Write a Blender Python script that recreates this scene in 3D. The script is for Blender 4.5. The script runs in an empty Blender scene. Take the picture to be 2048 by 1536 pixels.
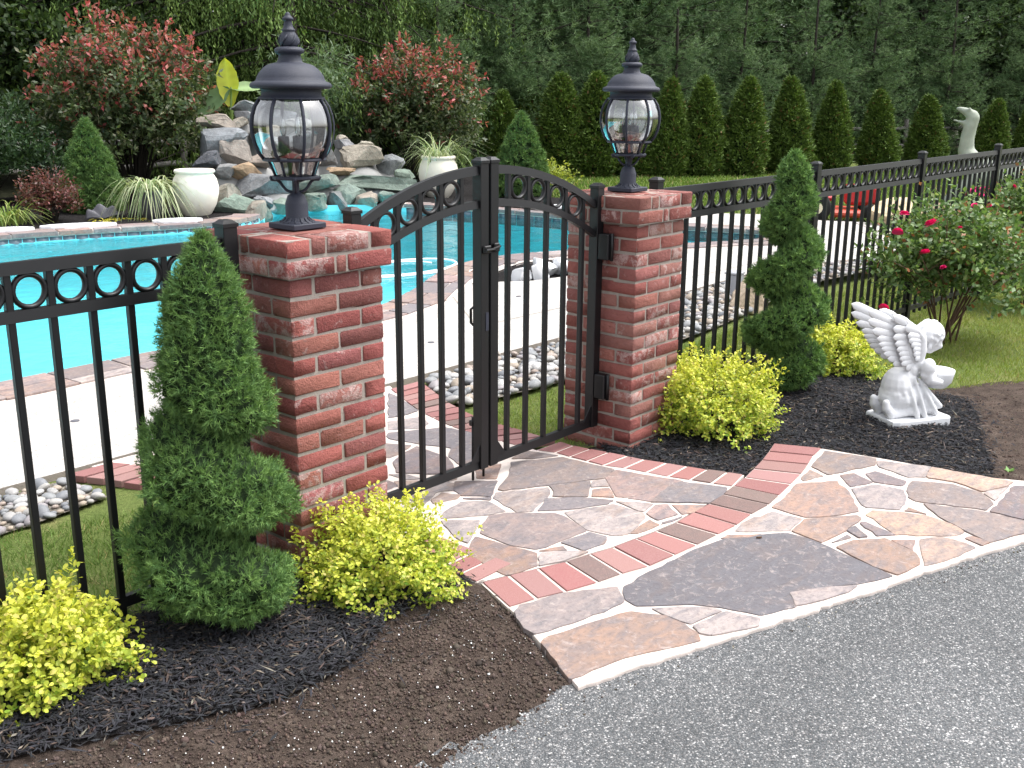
import bpy, bmesh, math, random
import numpy as np
from mathutils import Vector, Matrix
from mathutils.geometry import delaunay_2d_cdt

# ------------------------------------------------------------------ camera, sky, sun, exposure
SC = bpy.context.scene
COL = SC.collection
RAD = math.radians
CAM = np.array([-2.5586, -2.8119, 1.7021])
YAW, PITCH, ROLL = 0.862387, 0.269943, 0.007174
_fw = np.array([math.sin(YAW)*math.cos(PITCH), math.cos(YAW)*math.cos(PITCH), -math.sin(PITCH)])
_r = np.array([math.cos(YAW), -math.sin(YAW), 0.0])
_u = np.cross(_r, _fw)
_r2 = _r*math.cos(ROLL) + _u*math.sin(ROLL)
_u2 = -_r*math.sin(ROLL) + _u*math.cos(ROLL)
cd = bpy.data.cameras.new('camera'); cam = bpy.data.objects.new('camera', cd); COL.objects.link(cam)
m4 = Matrix.Identity(4)
for i in range(3):
    m4[i][0] = _r2[i]; m4[i][1] = _u2[i]; m4[i][2] = -_fw[i]; m4[i][3] = CAM[i]
cam.matrix_world = m4
cd.sensor_width = 36.0; cd.lens = 36.0*2109.3/2048.0; cd.clip_start = 0.05; cd.clip_end = 600.0
SC.camera = cam

SUN_EL, SUN_AZ = 64.0, 125.0      # azimuth: degrees clockwise from +Y, where the sun stands
world = bpy.data.worlds.new('World'); SC.world = world; world.use_nodes = True
wn = world.node_tree; wn.nodes.clear()
w_out = wn.nodes.new('ShaderNodeOutputWorld'); w_bg = wn.nodes.new('ShaderNodeBackground')
w_sky = wn.nodes.new('ShaderNodeTexSky'); w_sky.sky_type = 'NISHITA'; w_sky.sun_disc = False
w_sky.sun_elevation = RAD(SUN_EL); w_sky.sun_rotation = RAD(SUN_AZ)
w_sky.air_density = 1.0; w_sky.dust_density = 4.0; w_sky.ozone_density = 1.0
w_hs = wn.nodes.new('ShaderNodeHueSaturation'); w_hs.inputs['Saturation'].default_value = 0.22   # bright overcast
wn.links.new(w_sky.outputs[0], w_hs.inputs['Color']); wn.links.new(w_hs.outputs[0], w_bg.inputs['Color'])
wn.links.new(w_bg.outputs[0], w_out.inputs[0]); w_bg.inputs['Strength'].default_value = 0.15
sd = bpy.data.lights.new('sun', 'SUN'); sun = bpy.data.objects.new('sun', sd); COL.objects.link(sun)
sd.energy = 1.05; sd.angle = RAD(36.0); sd.color = (1.0, 0.975, 0.94)
_sd = Vector((math.sin(RAD(SUN_AZ))*math.cos(RAD(SUN_EL)), math.cos(RAD(SUN_AZ))*math.cos(RAD(SUN_EL)), math.sin(RAD(SUN_EL))))
sun.rotation_euler = (-_sd).to_track_quat('-Z', 'Y').to_euler()
sun.location = (0, 0, 20)
SC.view_settings.view_transform = 'Standard'; SC.view_settings.look = 'None'
SC.view_settings.exposure = 1.62; SC.view_settings.gamma = 1.0
SC.view_settings.use_curve_mapping = False
SC.render.engine = 'CYCLES'
SC.cycles.use_denoising = True
SC.cycles.max_bounces = 8; SC.cycles.transparent_max_bounces = 24
SC.cycles.caustics_reflective = False; SC.cycles.caustics_refractive = False

R = np.random.default_rng(7)
random.seed(7)

# ------------------------------------------------------------------ helpers: objects
def tag(o, label=None, cat=None, group=None, kind=None):
    if label: o['label'] = label
    if cat: o['category'] = cat
    if group: o['group'] = group
    if kind: o['kind'] = kind
    return o
def empty(name, loc=(0, 0, 0), rz=0.0, label=None, cat=None, group=None):
    o = bpy.data.objects.new(name, None); COL.objects.link(o)
    o.location = loc; o.rotation_euler = (0, 0, rz); o.empty_display_size = 0.1
    return tag(o, label, cat, group)
def link(name, me, parent=None, mat=None, loc=None, rot=None, scale=None, color=None):
    o = bpy.data.objects.new(name, me); COL.objects.link(o)
    if parent is not None: o.parent = parent
    if mat is not None and len(me.materials) == 0: me.materials.append(mat)
    if loc is not None: o.location = loc
    if rot is not None: o.rotation_euler = rot
    if scale is not None: o.scale = scale
    if color is not None: o.color = (*color, 1.0)
    return o
def np_mesh(name, V, faces, smooth=False, col=None):
    """V (N,3); faces: list of (M,k) int arrays."""
    me = bpy.data.meshes.new(name)
    V = np.asarray(V, dtype=np.float32)
    me.vertices.add(len(V)); me.vertices.foreach_set('co', V.ravel())
    loops = np.concatenate([np.asarray(f, dtype=np.int32).ravel() for f in faces])
    tot = np.concatenate([np.full(len(f), np.asarray(f).shape[1], dtype=np.int32) for f in faces])
    st = np.concatenate([[0], np.cumsum(tot)[:-1]]).astype(np.int32)
    me.loops.add(len(loops)); me.loops.foreach_set('vertex_index', loops)
    me.polygons.add(len(tot)); me.polygons.foreach_set('loop_start', st); me.polygons.foreach_set('loop_total', tot)
    if smooth: me.polygons.foreach_set('use_smooth', np.ones(len(tot), dtype=bool))
    if col is not None:
        a = me.color_attributes.new('Col', 'FLOAT_COLOR', 'POINT')
        c4 = np.ones((len(V), 4), dtype=np.float32); c4[:, :3] = col
        a.data.foreach_set('color', c4.ravel())
    me.update(calc_edges=True)
    return me
def bm_mesh(name, bm, smooth=False):
    me = bpy.data.meshes.new(name); bm.normal_update(); bm.to_mesh(me); bm.free()
    if smooth:
        me.polygons.foreach_set('use_smooth', np.ones(len(me.polygons), dtype=bool))
    return me
def add_box(bm, x0, x1, y0, y1, z0, z1, bev=0.0):
    vs = [bm.verts.new(p) for p in ((x0,y0,z0),(x1,y0,z0),(x1,y1,z0),(x0,y1,z0),(x0,y0,z1),(x1,y0,z1),(x1,y1,z1),(x0,y1,z1))]
    fs = [bm.faces.new([vs[i] for i in q]) for q in ((3,2,1,0),(4,5,6,7),(0,1,5,4),(1,2,6,5),(2,3,7,6),(3,0,4,7))]
    if bev:
        ed = list({e for f in fs for e in f.edges})
        bmesh.ops.bevel(bm, geom=ed, offset=bev, segments=1, affect='EDGES', profile=0.7)
def box_mesh(name, x0, x1, y0, y1, z0, z1, bev=0.0):
    bm = bmesh.new(); add_box(bm, x0, x1, y0, y1, z0, z1, bev); return bm_mesh(name, bm)
def add_tube(bm, pts, rad, n=8, cap=True):
    pts = [Vector(p) for p in pts]
    rs = [float(q) for q in rad] if hasattr(rad, "__len__") else [float(rad)]*len(pts)
    rings = []; prev = None
    for i, p in enumerate(pts):
        t = (pts[min(i+1, len(pts)-1)] - pts[max(i-1, 0)]).normalized()
        if prev is None:
            a = t.orthogonal().normalized()
        else:
            a = (prev - t*prev.dot(t)).normalized()
        prev = a; b = t.cross(a)
        rings.append([bm.verts.new(p + rs[i]*(math.cos(2*math.pi*k/n)*a + math.sin(2*math.pi*k/n)*b)) for k in range(n)])
    for i in range(len(rings)-1):
        for k in range(n):
            bm.faces.new((rings[i][k], rings[i][(k+1) % n], rings[i+1][(k+1) % n], rings[i+1][k]))
    if cap:
        bm.faces.new(list(reversed(rings[0]))); bm.faces.new(rings[-1])
def tube_mesh(name, pts, rad, n=8):
    bm = bmesh.new(); add_tube(bm, pts, rad, n); return bm_mesh(name, bm, True)
def add_lathe(bm, prof, n=24, a0=0.0, a1=2*math.pi, cx=0.0, cy=0.0):
    full = abs(a1-a0-2*math.pi) < 1e-6
    m = n if full else n+1
    rings = []
    for r, z in prof:
        rings.append([bm.verts.new((cx+r*math.cos(a0+(a1-a0)*k/n), cy+r*math.sin(a0+(a1-a0)*k/n), z)) for k in range(m)])
    for i in range(len(rings)-1):
        for k in range(n):
            k2 = (k+1) % m
            bm.faces.new((rings[i][k], rings[i][k2], rings[i+1][k2], rings[i+1][k]))
    return rings
def lathe_mesh(name, prof, n=24, smooth=True, caps=True):
    bm = bmesh.new(); rg = add_lathe(bm, prof, n)
    if caps:
        bm.faces.new(list(reversed(rg[0]))); bm.faces.new(rg[-1])
    return bm_mesh(name, bm, smooth)
def copy_tree(o, parent=None):
    c = o.copy(); COL.objects.link(c); c.parent = parent
    for ch in list(o.children): copy_tree(ch, c)
    return c

# ------------------------------------------------------------------ helpers: materials
class NT:
    def __init__(s, name):
        s.m = bpy.data.materials.new(name); s.m.use_nodes = True; s.t = s.m.node_tree
        s.b = s.t.nodes['Principled BSDF']; s.out = s.t.nodes['Material Output']
    def n(s, typ, **kw):
        nd = s.t.nodes.new(typ)
        for k, v in kw.items(): setattr(nd, k, v)
        return nd
    def l(s, a, b): s.t.links.new(a, b)
    def pos(s, scale=(1, 1, 1)):
        g = s.n('ShaderNodeNewGeometry'); mp = s.n('ShaderNodeMapping'); mp.inputs['Scale'].default_value = scale
        s.l(g.outputs['Position'], mp.inputs['Vector']); return mp.outputs[0]
    def noise(s, vec, scale, detail=4.0, rough=0.55, dist=0.0):
        nd = s.n('ShaderNodeTexNoise'); nd.inputs['Scale'].default_value = scale
        nd.inputs['Detail'].default_value = detail; nd.inputs['Roughness'].default_value = rough; nd.inputs['Distortion'].default_value = dist
        s.l(vec, nd.inputs['Vector']); return nd.outputs['Fac']
    def vor(s, vec, scale, feature='F1', out='Distance'):
        nd = s.n('ShaderNodeTexVoronoi', feature=feature); nd.inputs['Scale'].default_value = scale
        s.l(vec, nd.inputs['Vector']); return nd.outputs[out]
    def ramp(s, fac, stops):
        nd = s.n('ShaderNodeValToRGB'); cr = nd.color_ramp
        while len(cr.elements) > len(stops): cr.elements.remove(cr.elements[-1])
        while len(cr.elements) < len(stops): cr.elements.new(0.5)
        for e, (p, c) in zip(cr.elements, stops):
            e.position = p; e.color = (*c, 1) if hasattr(c, '__len__') else (c, c, c, 1)
        s.l(fac, nd.inputs[0]); return nd.outputs['Color']
    def mix(s, fac, a, b, typ='MIX'):
        nd = s.n('ShaderNodeMix', data_type='RGBA', blend_type=typ)
        for sock, v in ((nd.inputs['Factor'], fac), (nd.inputs[6], a), (nd.inputs[7], b)):
            if hasattr(v, 'is_linked'): s.l(v, sock)
            elif hasattr(v, '__len__'): sock.default_value = (*v, 1)
            else: sock.default_value = v
        return nd.outputs[2]
    def math(s, op, a, b=None, c=None):
        nd = s.n('ShaderNodeMath', operation=op)
        for i, v in enumerate((a, b, c)):
            if v is None: continue
            if hasattr(v, 'is_linked'): s.l(v, nd.inputs[i])
            else: nd.inputs[i].default_value = v
        return nd.outputs[0]
    def bump(s, h, strength=0.4, dist=0.01):
        nd = s.n('ShaderNodeBump'); nd.inputs['Strength'].default_value = strength; nd.inputs['Distance'].default_value = dist
        s.l(h, nd.inputs['Height']); s.l(nd.outputs[0], s.b.inputs['Normal'])
    def set(s, col=None, rough=None, spec=None, metal=None):
        if col is not None:
            if hasattr(col, 'is_linked'): s.l(col, s.b.inputs['Base Color'])
            else: s.b.inputs['Base Color'].default_value = (*col, 1)
        if rough is not None:
            if hasattr(rough, 'is_linked'): s.l(rough, s.b.inputs['Roughness'])
            else: s.b.inputs['Roughness'].default_value = rough
        if spec is not None: s.b.inputs['Specular IOR Level'].default_value = spec
        if metal is not None: s.b.inputs['Metallic'].default_value = metal
        return s.m

MAT = {}
def flat(name, col, rough=0.6, spec=0.4, metal=0.0, var=0.12, scale=20.0, bump=0.0, bscale=200.0):
    t = NT(name); p = t.pos()
    n = t.noise(p, scale, 5)
    c = t.mix(n, tuple(v*(1-var) for v in col), tuple(min(1, v*(1+var)) for v in col))
    if bump: t.bump(t.noise(p, bscale, 3), bump, 0.004)
    MAT[name] = t.set(c, rough, spec, metal); return MAT[name]
def leafmat(name, trans=0.3, rough=0.5, spec=0.3):
    t = NT(name); a = t.n('ShaderNodeVertexColor', layer_name='Col')
    t.set(a.outputs['Color'], rough, spec)
    tr = t.n('ShaderNodeBsdfTranslucent'); mx = t.n('ShaderNodeMixShader'); mx.inputs[0].default_value = trans
    t.l(t.mix(1.0, a.outputs['Color'], (1.15, 1.2, 0.7), 'MULTIPLY'), tr.inputs['Color'])
    t.l(t.b.outputs[0], mx.inputs[1]); t.l(tr.outputs[0], mx.inputs[2]); t.l(mx.outputs[0], t.out.inputs[0])
    MAT[name] = t.m; return t.m

def mat_brick():
    t = NT('brick_clay'); oi = t.n('ShaderNodeObjectInfo'); p = t.pos()
    n1 = t.noise(p, 38, 6, 0.65); n2 = t.noise(p, 160, 4, 0.6); n3 = t.noise(p, 21, 5, 0.7, 0.6)
    c = t.mix(t.math('MULTIPLY', n1, 0.55), oi.outputs['Color'], (0.17, 0.042, 0.035))
    c = t.mix(t.ramp(n2, [(0.35, 0.0), (0.75, 0.5)]), c, (0.27, 0.10, 0.075))
    thr = t.math('MULTIPLY_ADD', t.math('POWER', oi.outputs['Random'], 1.7), 0.23, -0.14)
    mask = t.ramp(t.math('ADD', n3, thr), [(0.52, 0.0), (0.62, 0.8)])
    mask2 = t.math('MULTIPLY', mask, t.ramp(n2, [(0.3, 0.25), (0.55, 1.0)]))
    c = t.mix(mask2, c, (0.40, 0.30, 0.28))
    t.bump(t.math('ADD', n2, t.math('MULTIPLY', n1, 2.0)), 0.8, 0.008)
    MAT['brick'] = t.set(c, 0.85, 0.25)
def mat_paver():
    t = NT('paver_clay'); oi = t.n('ShaderNodeObjectInfo'); p = t.pos()
    n1 = t.noise(p, 30, 5, 0.6); n2 = t.noise(p, 220, 3, 0.6)
    c = t.mix(t.math('MULTIPLY', n1, 0.5), oi.outputs['Color'], (0.24, 0.125, 0.11))
    c = t.mix(t.ramp(n2, [(0.45, 0.0), (0.8, 0.45)]), c, (0.32, 0.22, 0.20))
    t.bump(n2, 0.35, 0.003)
    MAT['paver'] = t.set(c, 0.8, 0.3)
def mat_stone():
    t = NT('flagstone'); oi = t.n('ShaderNodeObjectInfo'); p = t.pos(); p2 = t.pos((1, 2.2, 1))
    rnd = t.math('MULTIPLY', oi.outputs['Random'], 1.0)
    n1 = t.noise(p2, 9, 6, 0.65, 0.8); n2 = t.noise(p, 55, 5, 0.7, 0.4); n3 = t.noise(p2, 4.2, 4, 0.6, 1.2); n4 = t.noise(p, 24, 6, 0.75, 1.0)
    c = t.mix(t.ramp(n1, [(0.38, 0.0), (0.66, 0.75)]), oi.outputs['Color'], (0.115, 0.112, 0.125))
    rust = t.ramp(n3, [(0.5, 0.0), (0.64, 0.6)])
    c = t.mix(t.math('MULTIPLY', rust, t.math('MULTIPLY_ADD', rnd, 0.7, 0.05)), c, (0.25, 0.155, 0.10))
    c = t.mix(t.ramp(n4, [(0.54, 0.0), (0.68, 0.65)]), c, (0.34, 0.29, 0.27))
    c = t.mix(t.ramp(n2, [(0.3, 0.5), (0.5, 0.0)]), c, (0.06, 0.052, 0.056))
    t.bump(t.math('ADD', t.math('MULTIPLY', n4, 1.0), t.math('MULTIPLY', n2, 0.6)), 0.5, 0.006)
    MAT['stone'] = t.set(c, 0.75, 0.35)
def mat_objcol(name, rough=0.6, var=(0.6, 1.25), scale=8, bump=0.4, bscale=30, spec=0.35, fleck=None):
    t = NT(name); oi = t.n('ShaderNodeObjectInfo'); p = t.pos()
    n1 = t.noise(p, scale, 6, 0.65, 0.5); n2 = t.noise(p, bscale, 5, 0.65)
    k = t.ramp(n1, [(0.25, var[0]), (0.75, var[1])])
    c = t.mix(1.0, oi.outputs['Color'], k, 'MULTIPLY')
    if fleck: c = t.mix(t.ramp(n2, [(0.55, 0.0), (0.75, fleck[0])]), c, fleck[1])
    if bump: t.bump(n2, bump, 0.02)
    MAT[name] = t.set(c, rough, spec)
mat_brick(); mat_paver(); mat_stone()
mat_objcol('rock', 0.85, (0.5, 1.4), 7.0, 0.9, 26, 0.25, (0.4, (0.28, 0.27, 0.25)))
mat_objcol('pebble', 0.55, (0.75, 1.2), 25, 0.15, 60)
mat_objcol('painted', 0.35, (0.9, 1.06), 12, 0.0, 60, 0.5)
mat_objcol('petal', 0.6, (0.8, 1.15), 60, 0.0, 60, 0.2)
mat_objcol('plank', 0.85, (0.6, 1.25), 14, 0.4, 60, 0.2)
flat('mortar', (0.285, 0.25, 0.22), 0.95, 0.1, var=0.2, scale=40, bump=0.6, bscale=160)
flat('path_mortar', (0.53, 0.465, 0.425), 0.95, 0.1, var=0.12, scale=30, bump=0.5, bscale=170)
flat('black_metal', (0.0055, 0.0055, 0.0065), 0.42, 0.38, var=0.1)
flat('lamp_metal', (0.019, 0.022, 0.036), 0.6, 0.4, var=0.15, scale=60, bump=0.35, bscale=420)
flat('statue', (0.64, 0.645, 0.66), 0.7, 0.3, var=0.04, scale=25, bump=0.25, bscale=90)
flat('vase_glaze', (0.78, 0.73, 0.63), 0.5, 0.3, var=0.06, scale=9, bump=0.06, bscale=40)
flat('dino_paint', (0.27, 0.30, 0.245), 0.6, 0.35, var=0.3, scale=7, bump=0.3, bscale=40)
flat('bark', (0.028, 0.024, 0.02), 0.9, 0.15, var=0.4, scale=14, bump=0.8, bscale=40)
flat('twig', (0.10, 0.06, 0.04), 0.85, 0.2, var=0.3, scale=40)
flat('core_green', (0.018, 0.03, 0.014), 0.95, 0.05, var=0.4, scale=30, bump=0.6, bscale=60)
flat('plaster_white', (0.235, 0.235, 0.23), 0.9, 0.2, var=0.15, scale=6, bump=0.5, bscale=30)
flat('hose_white', (0.78, 0.80, 0.80), 0.4, 0.4, var=0.05)
flat('bulb', (0.7, 0.72, 0.72), 0.15, 0.5, var=0.02)
flat('tile', (0.10, 0.14, 0.17), 0.25, 0.5, var=0.45, scale=14)
flat('basin', (0.20, 0.68, 0.76), 0.8, 0.2, var=0.05, scale=1.2)
flat('dark_shell', (0.085, 0.085, 0.10), 0.6, 0.4, var=0.4, scale=12, bump=0.4, bscale=40)
flat('rubber', (0.015, 0.015, 0.015), 0.8, 0.2)
leafmat('needle', 0.15, 0.6, 0.2); leafmat('leaf', 0.32, 0.45, 0.35); leafmat('grass', 0.3, 0.6, 0.2)
leafmat('chip', 0.0, 0.85, 0.2)

def mat_asphalt():
    t = NT('asphalt'); p = t.pos()
    v = t.n('ShaderNodeTexVoronoi'); v.inputs['Scale'].default_value = 175; t.l(p, v.inputs['Vector'])
    v2 = t.n('ShaderNodeTexVoronoi'); v2.inputs['Scale'].default_value = 300; t.l(p, v2.inputs['Vector'])
    big = t.noise(p, 0.9, 6, 0.6, 0.5); n2 = t.noise(p, 300, 2)
    sep = t.n('ShaderNodeSeparateColor'); t.l(v.outputs['Color'], sep.inputs[0])
    sep2 = t.n('ShaderNodeSeparateColor'); t.l(v2.outputs['Color'], sep2.inputs[0])
    c = t.ramp(sep.outputs[0], [(0.0, (0.058, 0.064, 0.070)), (0.55, (0.10, 0.108, 0.115)), (0.78, (0.15, 0.155, 0.16)), (0.93, (0.26, 0.25, 0.25)), (0.975, (0.62, 0.61, 0.60))])
    c2 = t.ramp(sep2.outputs[1], [(0.0, (0.05, 0.054, 0.057)), (0.7, (0.12, 0.125, 0.13)), (0.93, (0.24, 0.22, 0.21)), (0.985, (0.7, 0.69, 0.68))])
    c = t.mix(0.5, c, c2)
    dd = t.ramp(v.outputs['Distance'], [(0.25, 1.0), (0.75, 0.55)])
    c = t.mix(1.0, c, dd, 'MULTIPLY')
    c = t.mix(1.0, c, t.ramp(big, [(0.3, 0.84), (0.7, 1.26)]), 'MULTIPLY')
    h = t.math('ADD', t.math('MULTIPLY', v.outputs['Distance'], -1.0), t.math('MULTIPLY', sep.outputs[0], 0.5))
    t.bump(h, 0.7, 0.004)
    MAT['asphalt'] = t.set(c, 0.85, 0.3)
def mat_ground(name, stops, scale, bump=0.8, bs=60, dist=0.02):
    t = NT(name); p = t.pos(); n1 = t.noise(p, scale, 8, 0.7, 0.3); n2 = t.noise(p, bs, 6, 0.7)
    c = t.ramp(n1, stops); c = t.mix(1.0, c, t.ramp(n2, [(0.25, 0.55), (0.75, 1.35)]), 'MULTIPLY')
    t.bump(n2, bump, dist); MAT[name] = t.set(c, 0.95, 0.1)
mat_asphalt()
mat_ground('soil', [(0.3, (0.042, 0.031, 0.026)), (0.5, (0.075, 0.056, 0.046)), (0.72, (0.125, 0.095, 0.078))], 9, 1.0, 75, 0.02)
mat_ground('mulch', [(0.3, (0.012, 0.011, 0.012)), (0.6, (0.022, 0.02, 0.02)), (0.8, (0.035, 0.03, 0.028))], 30, 1.0, 110, 0.02)
mat_ground('lawn_soil', [(0.3, (0.07, 0.11, 0.025)), (0.55, (0.12, 0.15, 0.045)), (0.75, (0.19, 0.17, 0.075))], 2.5, 0.8, 60, 0.02)
mat_ground('forest_floor', [(0.3, (0.02, 0.025, 0.012)), (0.6, (0.035, 0.035, 0.02)), (0.8, (0.05, 0.042, 0.028))], 2.0, 0.8, 20, 0.05)
mat_ground('gravel_base', [(0.3, (0.10, 0.09, 0.075)), (0.6, (0.2, 0.18, 0.15)), (0.8, (0.3, 0.27, 0.22))], 30, 0.8, 90, 0.01)
def mat_deck():
    t = NT('deck_concrete'); p = t.pos()
    v = t.n('ShaderNodeTexVoronoi'); v.inputs['Scale'].default_value = 130; t.l(p, v.inputs['Vector'])
    sep = t.n('ShaderNodeSeparateColor'); t.l(v.outputs['Color'], sep.inputs[0])
    c = t.ramp(sep.outputs[0], [(0.0, (0.29, 0.278, 0.26)), (0.4, (0.39, 0.374, 0.352)), (0.9, (0.455, 0.44, 0.42)), (1.0, (0.21, 0.18, 0.16))])
    c = t.mix(1.0, c, t.ramp(t.noise(p, 1.6, 5), [(0.3, 0.86), (0.7, 1.08)]), 'MULTIPLY')
    c = t.mix(1.0, c, t.ramp(t.noise(p, 14, 6, 0.7, 0.4), [(0.3, 0.88), (0.7, 1.08)]), 'MULTIPLY')
    t.bump(v.outputs['Distance'], 0.3, 0.004); MAT['deck'] = t.set(c, 0.85, 0.25)
mat_deck()
def mat_water():
    t = NT('pool_water'); p = t.pos((1, 1, 1))
    n = t.math('ADD', t.noise(p, 2.4, 3, 0.5, 0.6), t.math('MULTIPLY', t.noise(p, 9.0, 3, 0.5, 0.4), 0.25))
    bp = t.n('ShaderNodeBump'); bp.inputs['Strength'].default_value = 0.45; bp.inputs['Distance'].default_value = 0.05; t.l(n, bp.inputs['Height'])
    tr = t.n('ShaderNodeBsdfTransparent'); tr.inputs[0].default_value = (0.80, 0.98, 0.99, 1)
    gl = t.n('ShaderNodeBsdfGlossy'); gl.inputs['Roughness'].default_value = 0.03; t.l(bp.outputs[0], gl.inputs['Normal'])
    fr = t.n('ShaderNodeFresnel'); fr.inputs['IOR'].default_value = 1.33; t.l(bp.outputs[0], fr.inputs['Normal'])
    mx = t.n('ShaderNodeMixShader'); t.l(fr.outputs[0], mx.inputs[0]); t.l(tr.outputs[0], mx.inputs[1]); t.l(gl.outputs[0], mx.inputs[2])
    t.l(mx.outputs[0], t.out.inputs[0]); MAT['water'] = t.m
mat_water()
def mat_glass():
    t = NT('lamp_glass'); p = t.pos()
    tr = t.n('ShaderNodeBsdfTransparent'); tr.inputs[0].default_value = (0.93, 0.95, 0.95, 1)
    gl = t.n('ShaderNodeBsdfGlossy'); gl.inputs['Roughness'].default_value = 0.05
    fr = t.n('ShaderNodeFresnel'); fr.inputs['IOR'].default_value = 1.55
    mx = t.n('ShaderNodeMixShader')
    f2 = t.math('MINIMUM', t.math('MULTIPLY_ADD', fr.outputs[0], 1.5, 0.17), 1.0)
    t.l(f2, mx.inputs[0]); t.l(tr.outputs[0], mx.inputs[1]); t.l(gl.outputs[0], mx.inputs[2])
    t.l(mx.outputs[0], t.out.inputs[0]); MAT['glass'] = t.m
mat_glass()

# ------------------------------------------------------------------ helpers: foliage (numpy)
def jit(c, a, b):
    k = random.uniform(a, b); return tuple(v*k*random.uniform(.97, 1.03) for v in c)
def unit(v): return v/np.maximum(np.linalg.norm(v, axis=-1, keepdims=True), 1e-9)
def rdir(n): return unit(R.normal(size=(n, 3)))
class Fol:
    def __init__(s): s.V = []; s.T = []; s.C = []; s.k = 0
    def _add(s, V, T, C): s.V.append(V); s.T.append(T + s.k); s.C.append(C); s.k += len(V)
    def needles(s, b, d, ln, wd, col):
        n = len(b); side = unit(np.cross(d, rdir(n)))
        ln = np.broadcast_to(ln, n)[:, None]; wd = np.broadcast_to(wd, n)[:, None]
        V = np.stack([b - side*wd/2, b + side*wd/2, b + d*ln], 1).reshape(-1, 3)
        s._add(V, np.arange(3*n).reshape(-1, 3), np.repeat(np.broadcast_to(col, (n, 3)), 3, 0))
    def leaves(s, b, d, ln, wd, col, fold=0.25, nrm=None, round_=False):
        n = len(b); d = unit(d)
        if nrm is None: nrm = rdir(n)
        side = unit(np.cross(d, nrm)); up = np.cross(side, d)
        ln = np.broadcast_to(ln, n)[:, None]; wd = np.broadcast_to(wd, n)[:, None]
        col = np.broadcast_to(col, (n, 3))
        if round_:
            V = np.stack([b, b + d*ln*.42 - side*wd*.42 + up*wd*fold*.6, b + d*ln*.82 - side*wd*.40 + up*wd*fold*.5, b + d*ln,
                          b + d*ln*.82 + side*wd*.40 + up*wd*fold*.5, b + d*ln*.42 + side*wd*.42 + up*wd*fold*.6], 1).reshape(-1, 3)
            i = np.arange(n)[:, None]*6
            T = np.concatenate([i + np.array([[0, 2, 1]]), i + np.array([[0, 3, 2]]), i + np.array([[0, 4, 3]]), i + np.array([[0, 5, 4]])])
            s._add(V, T, np.repeat(col, 6, 0))
        else:
            V = np.stack([b, b + d*ln*.45 - side*wd/2 + up*wd*fold, b + d*ln, b + d*ln*.45 + side*wd/2 + up*wd*fold], 1).reshape(-1, 3)
            i = np.arange(n)[:, None]*4
            T = np.concatenate([i + np.array([[0, 2, 1]]), i + np.array([[0, 3, 2]])])
            s._add(V, T, np.repeat(col, 4, 0))
    def blades(s, b, az, ln, wd, col, droop=1.0, seg=5, lift=1.2):
        """arching grass blades"""
        n = len(b); t = np.linspace(0, 1, seg+1)
        h = np.stack([np.cos(az), np.sin(az), np.zeros(n)], 1); sd_ = np.stack([-np.sin(az), np.cos(az), np.zeros(n)], 1)
        ln = np.broadcast_to(ln, n); lift = np.broadcast_to(lift, n); droop = np.broadcast_to(droop, n)
        P = []
        for k in t:
            out = ln*k*(0.35 + 0.5*k); z = ln*(lift*k - droop*k*k*1.15)
            c = b + h*out[:, None] + np.array([0, 0, 1.0])*z[:, None]
            w_ = wd*(1 - 0.9*k**2)/2
            P += [c - sd_*np.broadcast_to(w_, n)[:, None], c + sd_*np.broadcast_to(w_, n)[:, None]]
        V = np.stack(P, 1).reshape(-1, 3); m = 2*(seg+1)
        i = np.arange(n)[:, None]*m; T = []
        for q in range(seg):
            T += [i + np.array([[2*q, 2*q+1, 2*q+3]]), i + np.array([[2*q, 2*q+3, 2*q+2]])]
        s._add(V, np.concatenate(T), np.repeat(np.broadcast_to(col, (n, 3)), m, 0))
    def mesh(s, name):
        return np_mesh(name, np.concatenate(s.V), [np.concatenate(s.T)], False, np.concatenate(s.C))
def vary(base, n, amt=0.25, hue=0.08):
    base = np.asarray(base, float); k = 1 + R.uniform(-amt, amt, (n, 1))
    return np.clip(base*k*(1 + R.uniform(-hue, hue, (n, 3))), 0.002, 1)
def mixcol(a, b, t): return np.asarray(a)*(1-t[:, None]) + np.asarray(b)*t[:, None]

# ------------------------------------------------------------------ helpers: terrain
def in_poly(P, poly):
    x, y = P[:, 0], P[:, 1]; ins = np.zeros(len(P), bool); n = len(poly)
    for i in range(n):
        x1, y1 = poly[i]; x2, y2 = poly[(i+1) % n]
        c = ((y1 > y) != (y2 > y)) & (x < (x2-x1)*(y-y1)/((y2-y1) if y2 != y1 else 1e-9) + x1)
        ins ^= c
    return ins
_G = [(R.uniform(0, 6.28), R.uniform(0, 6.28), R.normal(0, 1, 2)*s, a) for s, a in ((2, .010), (3, .008), (5, .006), (9, .004), (14, .003), (22, .0022), (35, .0016), (50, .0012))]
def wob(x, y):
    z = 0
    for a, b, k, amp in _G: z = z + amp*np.sin(k[0]*x + k[1]*y + a)*np.cos(k[1]*x - k[0]*y*0.8 + b)
    return z
MOUNDS = [(-.78, -.02, .38, .05), (-1.3, 0, .35, .04), (-.25, -.2, .3, .035), (2.2, -.15, .4, .04), (3.1, -.05, .4, .04), (3.65, -.1, .3, .03), (3.05, -.85, .35, .035)]
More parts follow.
